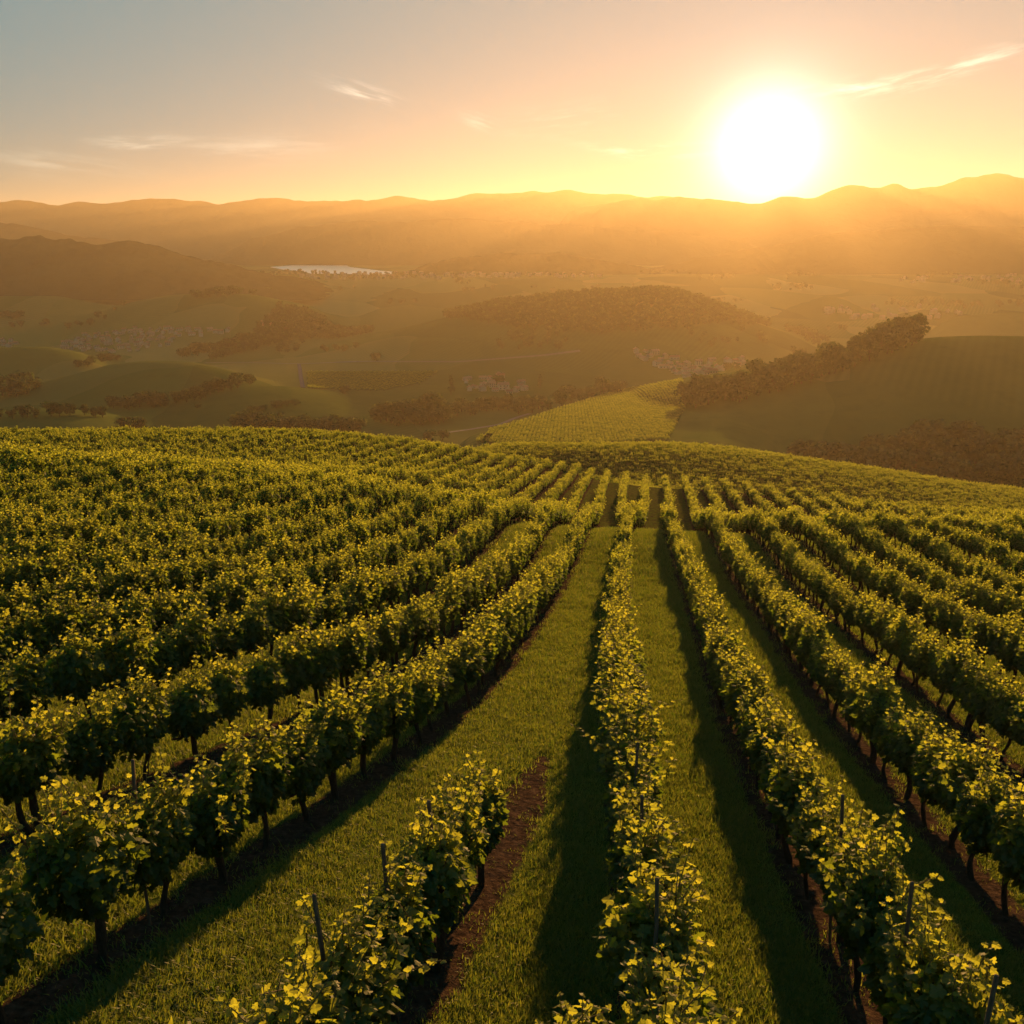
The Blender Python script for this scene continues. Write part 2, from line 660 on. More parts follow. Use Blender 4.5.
# ------------------------------------------------------------------ ground sheet
def axis(lo, fine_lo, fine_hi, hi, step, growth):
    mid = np.arange(fine_lo, fine_hi + 1e-6, step)
    up, s, x = [], step, mid[-1]
    while x < hi:
        s *= growth
        x += s
        up.append(x)
    dn, s, x = [], step, mid[0]
    while x > lo:
        s *= growth
        x -= s
        dn.append(x)
    return np.array(dn[::-1] + list(mid) + up)


gx = axis(-16000, -11, 17, 16000, .14, 1.026)
gy = axis(-600, 4, 26, 16000, .14, 1.017)
XX, YY = np.meshgrid(gx, gy)
ZZ = terrain(XX, YY)
ny, nx = XX.shape
soil = np.zeros_like(XX)
msk = (YY < 200) & (YY > -10) & (np.abs(XX) < 160)
ix, iy = XX[msk], YY[msk]
dmin = np.full(ix.shape, 9.)
near_field = np.zeros(ix.shape)
for k in KS:
    rx = row_xs(k, iy)
    dk = np.abs(ix - rx) * .97
    if k == -1:
        dk = dk + np.clip((iy - 13.5) / 6, 0, 9) * (iy < 71) * .8 - .12 * (iy < 16)
    dmin = np.minimum(dmin, dk)
inside = iy < far_edge(ix, iy) + 1
soil[msk] = np.where(inside, np.maximum(np.exp(-(dmin / .40) ** 2), np.clip((iy - 60) / 30, 0, .5)), 0)
near_m = (YY < 60) & (YY > 0) & (np.abs(XX) < 60)
ZZ[near_m] += .05 * (value_noise(XX[near_m], YY[near_m], .9, 8) - .5) + .03 * (value_noise(XX[near_m], YY[near_m], .35, 9) - .5)
ZZ += .035 * soil
flat = np.clip((YY - 760) / 200, 0, 1) * np.clip((ZZ - valley_floor(YY)) / -14 + 1.2, 0, 1)
idx = np.arange(ny * nx).reshape(ny, nx)
quads = np.stack([idx[:-1, :-1], idx[:-1, 1:], idx[1:, 1:], idx[1:, :-1]], -1).reshape(-1, 4)

m, gg, o = mat('grassland and soil')
pos = gg.n.new('ShaderNodeNewGeometry').outputs['Position']
fine = gg.noise(pos, 3.2, 5, .62)
mid_ = gg.noise(pos, .35, 4, .55)
big = gg.noise(pos, .011, 4, .6)
grass = ramp(gg, fine, [(.25, (.045, .070, .010)), (.55, (.085, .112, .016)), (.8, (.16, .155, .03))])
grass = gg.mix(gg.remap(mid_, .35, .7, 0, .55), grass, (.085, .088, .02, 1))
soiln = gg.noise(pos, 9, 5, .7)
soilc = ramp(gg, soiln, [(.3, (.018, .012, .008)), (.55, (.06, .038, .025)), (.8, (.13, .088, .06))])
sa = gg.attr('soil').outputs['Fac']
sf = gg.remap(gg.m('ADD', sa, gg.m('MULTIPLY', gg.m('SUBTRACT', gg.noise(pos, 2.4, 5, .7), .5), .9)), .42, .62)
near_c = gg.mix(sf, grass, soilc)
# valley patchwork of fields
vor = gg.n.new('ShaderNodeTexVoronoi')
vor.inputs['Scale'].default_value = 1.0
wob = gg.n.new('ShaderNodeVectorMath')
wob.operation = 'ADD'
gg.l.new(gg.mapping(pos, (.0075, .0040, 0), (0, 0, .35)), wob.inputs[0])
nn = gg.n.new('ShaderNodeTexNoise')
nn.inputs['Scale'].default_value = .006
gg.l.new(pos, nn.inputs['Vector'])
scn = gg.n.new('ShaderNodeVectorMath')
scn.operation = 'SCALE'
gg.l.new(nn.outputs['Color'], scn.inputs[0])
scn.inputs['Scale'].default_value = .5
gg.l.new(scn.outputs[0], wob.inputs[1])
gg.l.new(wob.outputs[0], vor.inputs['Vector'])
sep = gg.n.new('ShaderNodeSeparateColor')
gg.l.new(vor.outputs['Color'], sep.inputs[0])
field = ramp(gg, sep.outputs[0], [(0, (.045, .065, .018)), (.3, (.085, .11, .026)), (.55, (.13, .14, .035)), (.78, (.22, .18, .06)), (1, (.07, .095, .022))])
mead = ramp(gg, big, [(.3, (.050, .074, .016)), (.7, (.095, .112, .024))])
tuft = gg.noise(pos, .08, 5, .65)
mead = gg.mix(gg.remap(tuft, .45, .75, 0, .6), mead, (.042, .058, .014, 1))
ff = gg.attr('flat').outputs['Fac']
wv = gg.n.new('ShaderNodeTexWave')
wv.inputs['Scale'].default_value = 1.0
wv.inputs['Distortion'].default_value = .6
wv.inputs['Detail'].default_value = 1.0
gg.l.new(gg.mapping(pos, (.055, .055, 0), (0, 0, .5)), wv.inputs['Vector'])
wv2 = gg.n.new('ShaderNodeTexWave')
wv2.inputs['Scale'].default_value = 1.0
wv2.inputs['Distortion'].default_value = .6
gg.l.new(gg.mapping(pos, (.05, .05, 0), (0, 0, 1.9)), wv2.inputs['Vector'])
rows_ = gg.mix(gg.m('GREATER_THAN', sep.outputs[1], .5), wv.outputs['Color'], wv2.outputs['Color'])
has = gg.m('MULTIPLY', gg.m('GREATER_THAN', sep.outputs[2], .45), .38)
striped = gg.mix(gg.m('MULTIPLY', has, rows_), field, (.035, .05, .012, 1))
far_c = gg.mix(gg.m('ADD', gg.m('MULTIPLY', ff, .5), .4), mead, striped)
nf = gg.attr('near').outputs['Fac']
col = gg.mix(nf, far_c, near_c)
bmp = gg.n.new('ShaderNodeMix')
bmp.data_type = 'FLOAT'
gg.l.new(nf, bmp.inputs[0])
gg.l.new(tuft, bmp.inputs[2])
gg.l.new(gg.m('ADD', fine, gg.m('MULTIPLY', soiln, .5)), bmp.inputs[3])
gg.l.new(principled(gg, col, 1.0, 0.0, bump(gg, bmp.outputs[0], 1.0, .11)), o.inputs['Surface'])
M['ground'] = m
nearA = ((YY < 290) & (np.abs(XX) < 300)).astype(float)
me = mesh_from('ground', np.stack([XX, YY, ZZ], -1).reshape(-1, 3), [quads], [m],
               attrs={'soil': soil.ravel(), 'flat': flat.ravel(), 'near': nearA.ravel()}, smooth=True)
go = tag(link('ground', me), 'grassy hillside falling to a wide valley of green hills and fields', 'ground', kind='structure')


# ------------------------------------------------------------------ distant ranges
def range_mat(name, a, b, sc):
    m, gg, o = mat(name)
    pos = gg.n.new('ShaderNodeNewGeometry').outputs['Position']
    n = gg.noise(pos, sc, 6, .62)
    gg.l.new(principled(gg, ramp(gg, n, [(.35, a), (.65, b)]), 1.0, .0, bump(gg, n, 1.0, 12)), o.inputs['Surface'])
    return m


M['range'] = range_mat('wooded mountainside', (.007, .014, .006), (.020, .031, .013), .008)


def ridge_range(name, pts, D, wn_, wf_, base, rough, label, seed, nx_=800, ny_=44, bumpy=0.):
    pts = np.array(pts, float)
    px = np.linspace(pts[0, 0], pts[-1, 0], nx_)
    py = np.interp(px, pts[:, 0], pts[:, 1])
    ker = np.hanning(9)
    ker /= ker.sum()
    py = np.convolve(np.pad(py, 4, mode='edge'), ker, 'valid')
    py = py + 2.2 * (value_noise(px, px * 0, 17., seed + 8) - .5) + 1.3 * (value_noise(px, px * 0 + 9, 6., seed + 9) - .5)
    a, _, s = at(px, py, 1.0)
    e = np.clip(np.minimum(np.arange(nx_), np.arange(nx_)[::-1]) / 25., 0, 1)
    tt = np.linspace(-1, 1, ny_)
    tt = np.sign(tt) * np.abs(tt) ** 1.4
    A, TT = np.meshgrid(a, tt)
    zc = np.broadcast_to(s * D, A.shape)
    Y = D + np.where(TT < 0, TT * wn_, TT * wf_)
    X = A * D + (A * (Y - D)) * .35
    n1 = value_noise(X, Y, 900, seed) - .5 + .6 * (value_noise(X, Y, 380, seed + 1) - .5) + .35 * (value_noise(X, Y, 150, seed + 2) - .5)
    b = (1 - np.abs(TT)) ** 1.05
    hh = (zc - base) * e
    Z = base - 6 + (hh + 6) * np.clip(b + n1 * rough * (1 - b) * b * 3.2, 0, 1.0)
    Z += hh * .05 * (value_noise(X, Y, 120, seed + 4) - .5) * b
    if bumpy:
        Z += bumpy * (value_noise(X, Y, 16, seed + 3) + value_noise(X, Y, 40, seed + 6) - 1) * np.clip(b * 4, 0, 1)
    ii = np.arange(nx_ * ny_).reshape(ny_, nx_)
    q = np.stack([ii[:-1, :-1], ii[:-1, 1:], ii[1:, 1:], ii[1:, :-1]], -1).reshape(-1, 4)
    me = mesh_from(name, np.stack([X, Y, Z], -1).reshape(-1, 3), [q], [M['range']], smooth=True)
    return tag(link(name, me), label, 'hill' if 'hill' in name else 'mountain range', kind='structure')


FAR_L = [(-900, 214), (-650, 199), (-420, 205), (-300, 198), (-150, 203), (0, 201), (20, 200), (57, 205), (80, 202), (105, 202), (140, 199), (165, 199), (190, 200), (215, 204), (235, 201), (260, 198), (280, 197), (310, 202),
         (345, 201), (370, 200), (395, 195), (430, 202), (460, 196), (480, 192), (512, 193), (530, 190), (545, 192), (570, 188), (590, 193), (630, 194), (670, 196), (720, 204), (780, 214), (850, 225)]
NEAR_R = [(520, 226), (560, 214), (590, 206), (640, 196), (660, 200), (680, 197), (700, 199), (730, 202), (760, 203), (790, 197), (815, 197), (830, 190), (838, 188), (850, 184), (860, 184), (880, 189), (895, 183), (910, 190), (925, 188),
          (945, 184), (965, 174), (990, 174), (1024, 177), (1080, 181), (1150, 173), (1250, 186), (1400, 192), (1600, 186), (1800, 200), (2100, 212)]
ridge_range('mountains', FAR_L, 5100, 700, 700, -74, .5, 'farthest pale mountain range along the horizon on the left', 21)
ridge_range('mountains', NEAR_R, 4200, 600, 600, -74, .5, 'hazy mountain range below the sun, rising to a tall peak at the right', 25)
ridge_range('hills', [(190, 268), (215, 258), (250, 240), (300, 227), (360, 221), (420, 222), (460, 218), (480, 219), (540, 222), (600, 227), (680, 233), (740, 242), (800, 256), (850, 268)], 3700, 350, 400, -74, .4,
            'broad hazy ridge beyond the lake', 31)
ridge_range('hills', [(600, 285), (640, 272), (700, 258), (740, 250), (800, 240), (830, 233), (880, 230), (950, 224), (1000, 228), (1100, 226), (1250, 240), (1400, 262)], 2650, 330, 500, -74, .4,
            'long dark ridge under the tall peak at the right', 35)
ridge_range('hills', [(395, 276), (425, 264), (450, 257), (500, 253), (560, 254), (620, 263), (680, 274), (720, 280)], 2500, 260, 350, -75, .3, 'low hill at the right end of the lake', 41, bumpy=5)
ridge_range('hills', [(-300, 205), (-100, 214), (0, 221), (30, 226), (70, 235), (110, 240), (150, 248), (190, 260)], 3000, 400, 450, -74, .4, 'pale ridge above the dark wooded hill on the left', 45)
ridge_range('hills', [(-420, 250), (-200, 236), (-60, 242), (0, 238), (40, 237), (90, 243), (130, 239), (160, 247), (200, 260), (250, 269), (290, 277), (340, 286)], 1980, 330, 400, -90, .4,
            'dark wooded hill on the left below the pale ridge', 51, nx_=700, ny_=60, bumpy=7)


# ------------------------------------------------------------------ lake, roads
def draped(name, world_poly, lift, material, label, cat, flat_z=None, res=14.):
    """triangle-grid sheet clipped to a polygon in plan, laid on the terrain"""
    import bmesh
    bm = bmesh.new()
    f = bm.faces.new([bm.verts.new((p[0], p[1], 0)) for p in world_poly])
    lo = np.min(world_poly, axis=0)
    hi = np.max(world_poly, axis=0)
    for ax in (0, 1):
        k = lo[ax] + res
        while k < hi[ax]:
            co = [0, 0, 0]
            no = [0, 0, 0]
            co[ax] = k
            no[ax] = 1
            bmesh.ops.bisect_plane(bm, geom=bm.verts[:] + bm.edges[:] + bm.faces[:], plane_co=co, plane_no=no)
            k += res
    xy = np.array([v.co[:2] for v in bm.verts])
    z = terrain(xy[:, 0], xy[:, 1]) + lift if flat_z is None else np.full(len(xy), flat_z)
    for v, q in zip(bm.verts, z):
        v.co.z = q
    for fc in bm.faces:
        if fc.normal.z < 0:
            fc.normal_flip()
    me = bpy.data.meshes.new(name)
    bm.to_mesh(me)
    bm.free()
    me.materials.append(material)
    return tag(link(name, me), label, cat, kind='structure')


m, gg, o = mat('lake water')
pos = gg.n.new('ShaderNodeNewGeometry').outputs['Position']
w1 = gg.noise(gg.mapping(pos, (.05, .15, 1)), 1.0, 3, .5)
gg.l.new(principled(gg, (.95, .84, .66, 1), .30, .9, bump(gg, w1, .9, 1.6), 1.0), o.inputs['Surface'])
M['water'] = m
LZ = -71.0
lake_px = [(270, 267), (300, 264.6), (345, 264.5), (350, 267), (380, 270.5), (409, 273.4), (372, 274.6), (330, 273.5), (312, 273.8), (300, 271), (283, 269.6)]
lk = []
for px, py in lake_px:
    u, b, c = [float(q) for q in ray(px, py)]
    t = LZ / c
    lk.append((u * t, b * t))
draped('lake', lk, 0, M['water'], 'bright lake shining in the far valley', 'lake', flat_z=LZ, res=120)

m, gg, o = mat('pale road')
pos = gg.n.new('ShaderNodeNewGeometry').outputs['Position']
gg.l.new(principled(gg, ramp(gg, gg.noise(pos, .4, 3), [(.3, (.09, .08, .07)), (.7, (.14, .125, .11))]), .9, .2), o.inputs['Surface'])
M['road'] = m
m, gg, o = mat('blue grey road')
pos = gg.n.new('ShaderNodeNewGeometry').outputs['Position']
gg.l.new(principled(gg, ramp(gg, gg.noise(pos, .4, 3), [(.3, (.045, .06, .085)), (.7, (.06, .08, .11))]), 1.0, 0.), o.inputs['Surface'])
M['road_blue'] = m


def road(name, pix, width, material, label, lift=.45):
    pts = [ground(*p, tmin=250) for p in pix]
    pts = np.array([p for p in pts if p is not None])
    seg = np.r_[0, np.cumsum(np.linalg.norm(np.diff(pts[:, :2], axis=0), axis=1))]
    s = np.linspace(0, seg[-1], max(8, int(seg[-1] / 5)))
    x, y = np.interp(s, seg, pts[:, 0]), np.interp(s, seg, pts[:, 1])
    tx, ty = np.gradient(x), np.gradient(y)
    l = np.hypot(tx, ty) + 1e-9
    nxv, nyv = -ty / l, tx / l
    cols = []
    for w in (-1, -.5, 0, .5, 1):
        a, b = x + nxv * w * width / 2, y + nyv * w * width / 2
        cols.append(np.stack([a, b, terrain(a, b) + lift], -1))
    v = np.stack(cols, 1)
    n = len(s)
    ii = np.arange(n * 5).reshape(n, 5)
    q = np.stack([ii[:-1, :-1], ii[:-1, 1:], ii[1:, 1:], ii[1:, :-1]], -1).reshape(-1, 4)
    me = mesh_from(name, v.reshape(-1, 3), [q[:, ::-1]], [material], smooth=True)
    return tag(link(name, me), label, 'road', kind='structure')


road('road', [(205, 363), (250, 363), (294, 364), (338, 362.5), (402, 362), (455, 362.3), (500, 359), (545, 355.5), (580, 351)], 5, M['road'], 'pale country road crossing the valley fields')
road('road', [(299, 364.5), (300, 370), (301, 378), (304, 388)], 3.6, M['road_blue'], 'short blue grey lane joining the country road')
road('path', [(448, 433), (470, 430), (500, 425), (514, 419), (530, 414)], 3.2, M['road'], 'pale dirt track at the foot of the striped vineyard slope')

# ------------------------------------------------------------------ leaves and vines
LEAF2 = np.array([(0, 0), (.16, -.10), (.42, -.02), (.36, .22), (.56, .42), (.30, .52), (.24, .78), (0, 1.0),
                  (-.24, .78), (-.30, .52), (-.56, .42), (-.36, .22), (-.42, -.02), (-.16, -.10)])
LEAF_V = np.vstack([[0, .38], LEAF2])
LEAF_F = np.array([(0, i, i + 1) for i in range(1, len(LEAF2))] + [(0, len(LEAF2), 1)])


def frames(tip, nrm):
    """rows: side, tip, normal"""
    tip = tip / (np.linalg.norm(tip, axis=1)[:, None] + 1e-9)
    nrm = nrm - tip * (nrm * tip).sum(1)[:, None]
    nrm = nrm / (np.linalg.norm(nrm, axis=1)[:, None] + 1e-9)
    side = np.cross(tip, nrm)
    return side, tip, nrm


def add_leaves(mb, pos, tip, nrm, size, tone, kind=2, mi=0, rs=RS):
    n = len(pos)
    s, t, nn_ = frames(tip, nrm)
    if kind == 2:                            # lobed leaf
        base = LEAF_V
        fold = -.35 * np.abs(base[:, 0]) - .22 * base[:, 1] ** 2
        wav = .05 * np.sin(base[:, 1] * 9 + base[:, 0] * 7)
        fc = LEAF_F
    elif kind == 1:                          # two bent quads
        base = np.array([(0, 0), (.5, .15), (.42, .7), (0, 1.0), (-.42, .7), (-.5, .15)])
        fold = -.3 * np.abs(base[:, 0]) - .2 * base[:, 1] ** 2
        wav = 0
        fc = np.array([(0, 1, 2, 3), (0, 3, 4, 5)])
    else:                                    # one quad
        base = np.array([(-.5, 0), (.5, .1), (.4, 1.0), (-.45, .9)])
        fold = np.zeros(4)
        wav = 0
        fc = np.array([(0, 1, 2, 3)])
    k = len(base)
    sz = np.asarray(size)[:, None, None]
    curl = (.6 + .9 * rs.rand(n))[:, None, None]
    v = pos[:, None] + sz * (base[None, :, 0, None] * s[:, None] + base[None, :, 1, None] * t[:, None] + curl * (fold + wav)[None, :, None] * nn_[:, None])
    f = (np.arange(n)[:, None, None] * k + fc[None]).reshape(-1, fc.shape[1])
    mb.add(v.reshape(-1, 3), [f], mi, np.repeat(np.clip(tone, 0, 1), k))


def unit(v):
    return v / (np.linalg.norm(v, axis=-1, keepdims=True) + 1e-9)


def canopy(mb, seed, nleaf, size, kind, spread=1.0):
    """leaves of one vine: a bushy head on shoots, hanging at the sides"""
    rs = np.random.RandomState(seed)
    hx, hy, hz = .31 + .06 * rs.rand(), .51 + .06 * rs.rand(), .46 + .07 * rs.rand()
    cz = 1.19 + .06 * rs.rand()
    lump = rs.normal(size=(9, 3))
    lump = unit(lump)
    amp = .16 * rs.rand(9)
    d = unit(rs.normal(size=(nleaf, 3)))
    r = (.45 + .55 * rs.rand(nleaf) ** .45)
    bumpf = 1 + (np.clip(d @ lump.T, 0, 1) ** 4 @ amp) + .08 * rs.normal(size=nleaf)
    pos = d * np.array([hx, hy, hz]) * (r * bumpf)[:, None]
    low = pos[:, 2] < 0
    pos[low, 2] *= .95
    pos[:, :2] *= np.where(pos[:, 2:3] > .2, 1 - .25 * (pos[:, 2:3] - .2), 1.0)
    pos += np.array([0, 0, cz])
    outw = unit(d * np.array([1.3, .8, .8]) + .35 * rs.normal(size=(nleaf, 3)))
    tip = unit(outw * .8 + np.array([0, 0, -.65]) + .4 * rs.normal(size=(nleaf, 3)))
    nrm = unit(outw * .9 + np.array([0, 0, .28]) + .45 * rs.normal(size=(nleaf, 3)))
    tone = .36 + .42 * (pos[:, 2] - cz) / hz + .09 * rs.normal(size=nleaf)  # older leaves lower are darker; lit top and shaded base painted in too
    sz = size * (.7 + .6 * rs.rand(nleaf))
    add_leaves(mb, pos, tip, nrm, sz, tone, kind, 0, rs)
    return cz, hz


def shoot_leaves(mb, rs, base, direction, length, size, kind, cane=True, mi_leaf=0, mi_cane=1, curve=.25):
    n = max(4, int(length / .034))
    t = np.linspace(0, 1, n)
    bend = unit(rs.normal(size=3) * np.array([1, 1, .2]))
    pts = base + np.outer(t * length, direction) + np.outer(t ** 2 * length * curve, bend)
    if cane:
        v, f = tube(pts, np.linspace(.009, .004, n), 5)
        mb.add(v, f, mi_cane, .5)
    ph = rs.rand() * 6
    angs = ph + np.arange(n) * 2.4
    out_ = np.stack([np.cos(angs), np.sin(angs), .15 * np.ones(n)], -1)
    m_ = t > .08
    sz = size * (1.1 - .6 * t) * (.8 + .4 * rs.rand(n))
    pos = pts + out_ * (.012 + .02 * (1 - t))[:, None]
    tip = unit(out_ + np.array([0, 0, -.5]) * (1 - t)[:, None] + .3 * rs.normal(size=(n, 3)))
    nrm = unit(out_ * .8 + np.array([0, 0, .4]) + .3 * rs.normal(size=(n, 3)))
    tone = .55 + .45 * t + .12 * rs.normal(size=n)
    add_leaves(mb, pos[m_], tip[m_], nrm[m_], sz[m_], tone[m_], kind, mi_leaf, rs)


def trunk_mesh(mb, seed, mi=0, sides=8, detail=9):
    rs = np.random.RandomState(seed)
    h = .82 + .1 * rs.rand()
    t = np.linspace(0, 1, detail)
    w = .05 * np.sin(t * (3 + 3 * rs.rand()) + rs.rand() * 6)
    w2 = .05 * np.sin(t * (3 + 3 * rs.rand()) + rs.rand() * 6)
    lean = rs.normal(0, .06, 2)
    pts = np.stack([w - w[0] + lean[0] * t, w2 - w2[0] + lean[1] * t, -.08 + (h + .08) * t], -1)
    rad = np.interp(t, [0, .12, .5, .9, 1], [.075, .052, .045, .052, .055]) * (.85 + .35 * rs.rand()) * (1 + .1 * rs.normal(size=detail))
    v, f = tube(pts, rad, sides)
    mb.add(v, f, mi)
    top = pts[-1]
    for s in (-1, 1):
        q = np.linspace(0, 1, 6)
        arm = top + np.stack([.05 * np.sin(q * 4 + rs.rand() * 6) * q, s * q * .48, .10 * np.sqrt(q) + .03 * rs.normal(size=6) * q], -1)
        v, f = tube(arm, np.linspace(.042, .022, 6), max(5, sides - 2))
        mb.add(v, f, mi)
    if rs.rand() < .22 and sides > 5:        # a second stem from the same stock
        q = pts.copy()
        q[:, 1] += .10 + .12 * np.sin(t * 2.5)
        q[:, 0] += .04 * t
        v, f = tube(q, rad * .8, sides)
        mb.add(v, f, mi)


NV = 8
VINE_MATS = [M['vine_leaf'], M['cane']]
trunk_me, fol_me, shoot_me = [], [], []
for i in range(NV):
    mb = MB()
    trunk_mesh(mb, 100 + i)
    trunk_me.append(mb.mesh('trunk', [M['bark']], True))
    mb = MB()
    rs = np.random.RandomState(300 + i)
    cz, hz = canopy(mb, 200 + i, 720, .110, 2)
    for j in range(26):
        b = np.array([rs.normal(0, .15), rs.uniform(-.5, .5), cz + .10 + .2 * rs.rand()])
        dr = unit(np.array([rs.normal(0, .34), rs.normal(0, .34), 1.0]))
        shoot_leaves(mb, rs, b, dr, .28 + .42 * rs.rand(), .112, 2)
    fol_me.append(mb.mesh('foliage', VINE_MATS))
for i in range(6):
    mb = MB()
    rs = np.random.RandomState(400 + i)
    for j in range(1 + i % 2):
        b = np.array([rs.normal(0, .12), rs.uniform(-.35, .35), 1.45])
        dr = unit(np.array([rs.normal(0, .16), rs.normal(0, .16), 1.0]))
        shoot_leaves(mb, rs, b, dr, .55 + .4 * rs.rand(), .115, 2, curve=.18)
    shoot_me.append(mb.mesh('shoot', VINE_MATS))

ORD = ['first', 'second', 'third', 'fourth', 'fifth', 'sixth', 'seventh', 'eighth', 'ninth', 'tenth', 'eleventh', 'twelfth']


def row_phrase(k):
    if k == -1:
        return 'short row inside the wide grass aisle'
    if k == 0:
        return 'row on the right edge of wide grass aisle'
    if k == -2:
        return 'row on the left edge of wide grass aisle'
    if 0 < k <= 11:
        return ORD[k] + ' row right of the wide grass aisle'
    if -13 <= k < -2:
        return ORD[-k - 2] + ' row left of the wide grass aisle'
    return 'rows far right of wide grass aisle' if k > 0 else 'rows far left of wide grass aisle'


order = np.argsort(np.where(in_frame, vd, 1e9))
solo = order[:300]
solo = solo[np.lexsort((V[solo, 1], V[solo, 3]))]
count = {}
for i in solo:
    x, y, hd, k, _ = V[i]
    k = int(k)
    root = bpy.data.objects.new('grapevine', None)
    COL.objects.link(root)
    root.location = (x, y, VZ[i])
    root.empty_display_size = .3
    r = random.Random(int(x * 977 + y * 131))
    root.rotation_euler = (0, 0, -hd + (math.pi if r.random() < .5 else 0) + r.gauss(0, .1))
    sc = r.uniform(.84, 1.1)
    if k == 100:
        sc *= .8
    root.scale = (sc * r.uniform(.95, 1.1), sc, sc * r.uniform(.95, 1.05))
    c = count[k] = count.get(k, 0) + 1
    if k == 100:
        lab = 'small grapevine tip poking up at the bottom edge left of the near stake'
    elif c <= 12:
        lab = 'grapevine, %s from near end of the %s' % (ORD[c - 1], row_phrase(k))
    else:
        lab = 'grapevine beyond the twelfth plant of the ' + row_phrase(k)
    tag(root, lab, 'grapevine', 'grapevines of the ' + row_phrase(k))
    link('trunk', trunk_me[r.randrange(NV)], root)
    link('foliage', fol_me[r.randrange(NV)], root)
    ns = r.choice((2, 2, 3)) if vd[i] < 11 else r.choice((1, 1, 2, 2)) if vd[i] < 16 else r.choice((0, 1, 1))
    for s_ in range(ns):
        so = link('shoot', shoot_me[r.randrange(6)], root)
        so.rotation_euler = (0, 0, r.choice((0, math.pi)))
        so.location = (0, r.uniform(-.15, .15), r.uniform(-.15, .05))


# ------------------------------------------------------------------ instanced masses (far vines, woods, grass)
def scatter(name, variants, pts, rot, scl, vid, mats, label, cat):
    """one object that holds a few models and the points where they stand; a node tree copies the models to the points"""
    vs, fs, mi, rn, isp, vv, rr, ss = [], [], [], [], [], [], [], []
    n0 = 0
    for i, (v, f, m_, r) in enumerate(variants):
        vs.append(v)
        fs += [q + n0 for q in f]
        mi.append(m_)
        rn.append(r)
        n0 += len(v)
        isp.append(np.zeros(len(v)))
        vv.append(np.full(len(v), i))
        rr.append(np.zeros((len(v), 3)))
        ss.append(np.ones((len(v), 3)))
    n = len(pts)
    vs.append(pts)
    rn.append(np.zeros(n))
    isp.append(np.ones(n))
    vv.append(vid)
    rr.append(rot)
    ss.append(scl)
    cat_ = np.concatenate
    me = mesh_from(name, cat_(vs), fs, mats, cat_(mi), {'tone': cat_(rn), 'isp': cat_(isp), 'vid': cat_(vv), 'rot': cat_(rr), 'scl': cat_(ss)})
    o_ = link(name, me)
    tag(o_, label, cat, kind='stuff')
    ng = bpy.data.node_groups.new(name, 'GeometryNodeTree')
    ng.interface.new_socket('Geometry', in_out='INPUT', socket_type='NodeSocketGeometry')
    ng.interface.new_socket('Geometry', in_out='OUTPUT', socket_type='NodeSocketGeometry')
    N, L = ng.nodes, ng.links
    gi, gout = N.new('NodeGroupInput'), N.new('NodeGroupOutput')
    join = N.new('GeometryNodeJoinGeometry')

    def named(t, nm):
        q = N.new('GeometryNodeInputNamedAttribute')
        q.data_type = t
        q.inputs['Name'].default_value = nm
        return next(s for s in q.outputs if s.enabled)

    def math_(op, a, b):
        q = N.new('ShaderNodeMath')
        q.operation = op
        for s, w in zip(q.inputs, (a, b)):
            if isinstance(w, bpy.types.NodeSocket):
                L.new(w, s)
            else:
                s.default_value = w
        return q.outputs[0]

    a_isp, a_vid, a_rot, a_scl = named('FLOAT', 'isp'), named('FLOAT', 'vid'), named('FLOAT_VECTOR', 'rot'), named('FLOAT_VECTOR', 'scl')
    for i in range(len(variants)):
        eq = math_('LESS_THAN', math_('ABSOLUTE', math_('SUBTRACT', a_vid, float(i)), 0.), .5)
        pt = math_('MULTIPLY', eq, math_('GREATER_THAN', a_isp, .5))
        md = math_('MULTIPLY', eq, math_('LESS_THAN', a_isp, .5))
        s1, s2 = N.new('GeometryNodeSeparateGeometry'), N.new('GeometryNodeSeparateGeometry')
        for s, sel in ((s1, pt), (s2, md)):
            s.domain = 'POINT'
            L.new(gi.outputs[0], s.inputs['Geometry'])
            L.new(sel, s.inputs['Selection'])
        ip = N.new('GeometryNodeInstanceOnPoints')
        L.new(s1.outputs[0], ip.inputs['Points'])
        L.new(s2.outputs[0], ip.inputs['Instance'])
        L.new(a_rot, ip.inputs['Rotation'])
        L.new(a_scl, ip.inputs['Scale'])
        L.new(ip.outputs[0], join.inputs[0])
    L.new(join.outputs[0], gout.inputs[0])
    md_ = o_.modifiers.new('copies', 'NODES')
    md_.node_group = ng
    return o_


def vine_lod(seed, nleaf, size, kind, sides, nsh):
    mb = MB()
    rs = np.random.RandomState(seed + 7)
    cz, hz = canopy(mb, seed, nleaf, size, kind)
    for j in range(nsh):
        b = np.array([rs.normal(0, .15), rs.uniform(-.5, .5), cz + .1 + .2 * rs.rand()])
        dr = unit(np.array([rs.normal(0, .34), rs.normal(0, .34), 1.0]))
        shoot_leaves(mb, rs, b, dr, .28 + .42 * rs.rand(), size * .9, min(kind, 1), cane=False)
    trunk_mesh(mb, seed, 1, sides, 5)
    return mb.arrays()


is_solo = np.zeros(len(V), bool)
is_solo[solo] = True
rest = np.where(keep & ~is_solo)[0]
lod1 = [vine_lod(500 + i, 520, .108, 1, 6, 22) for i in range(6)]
lod2 = [vine_lod(540 + i, 160, .16, 0, 4, 12) for i in range(5)]
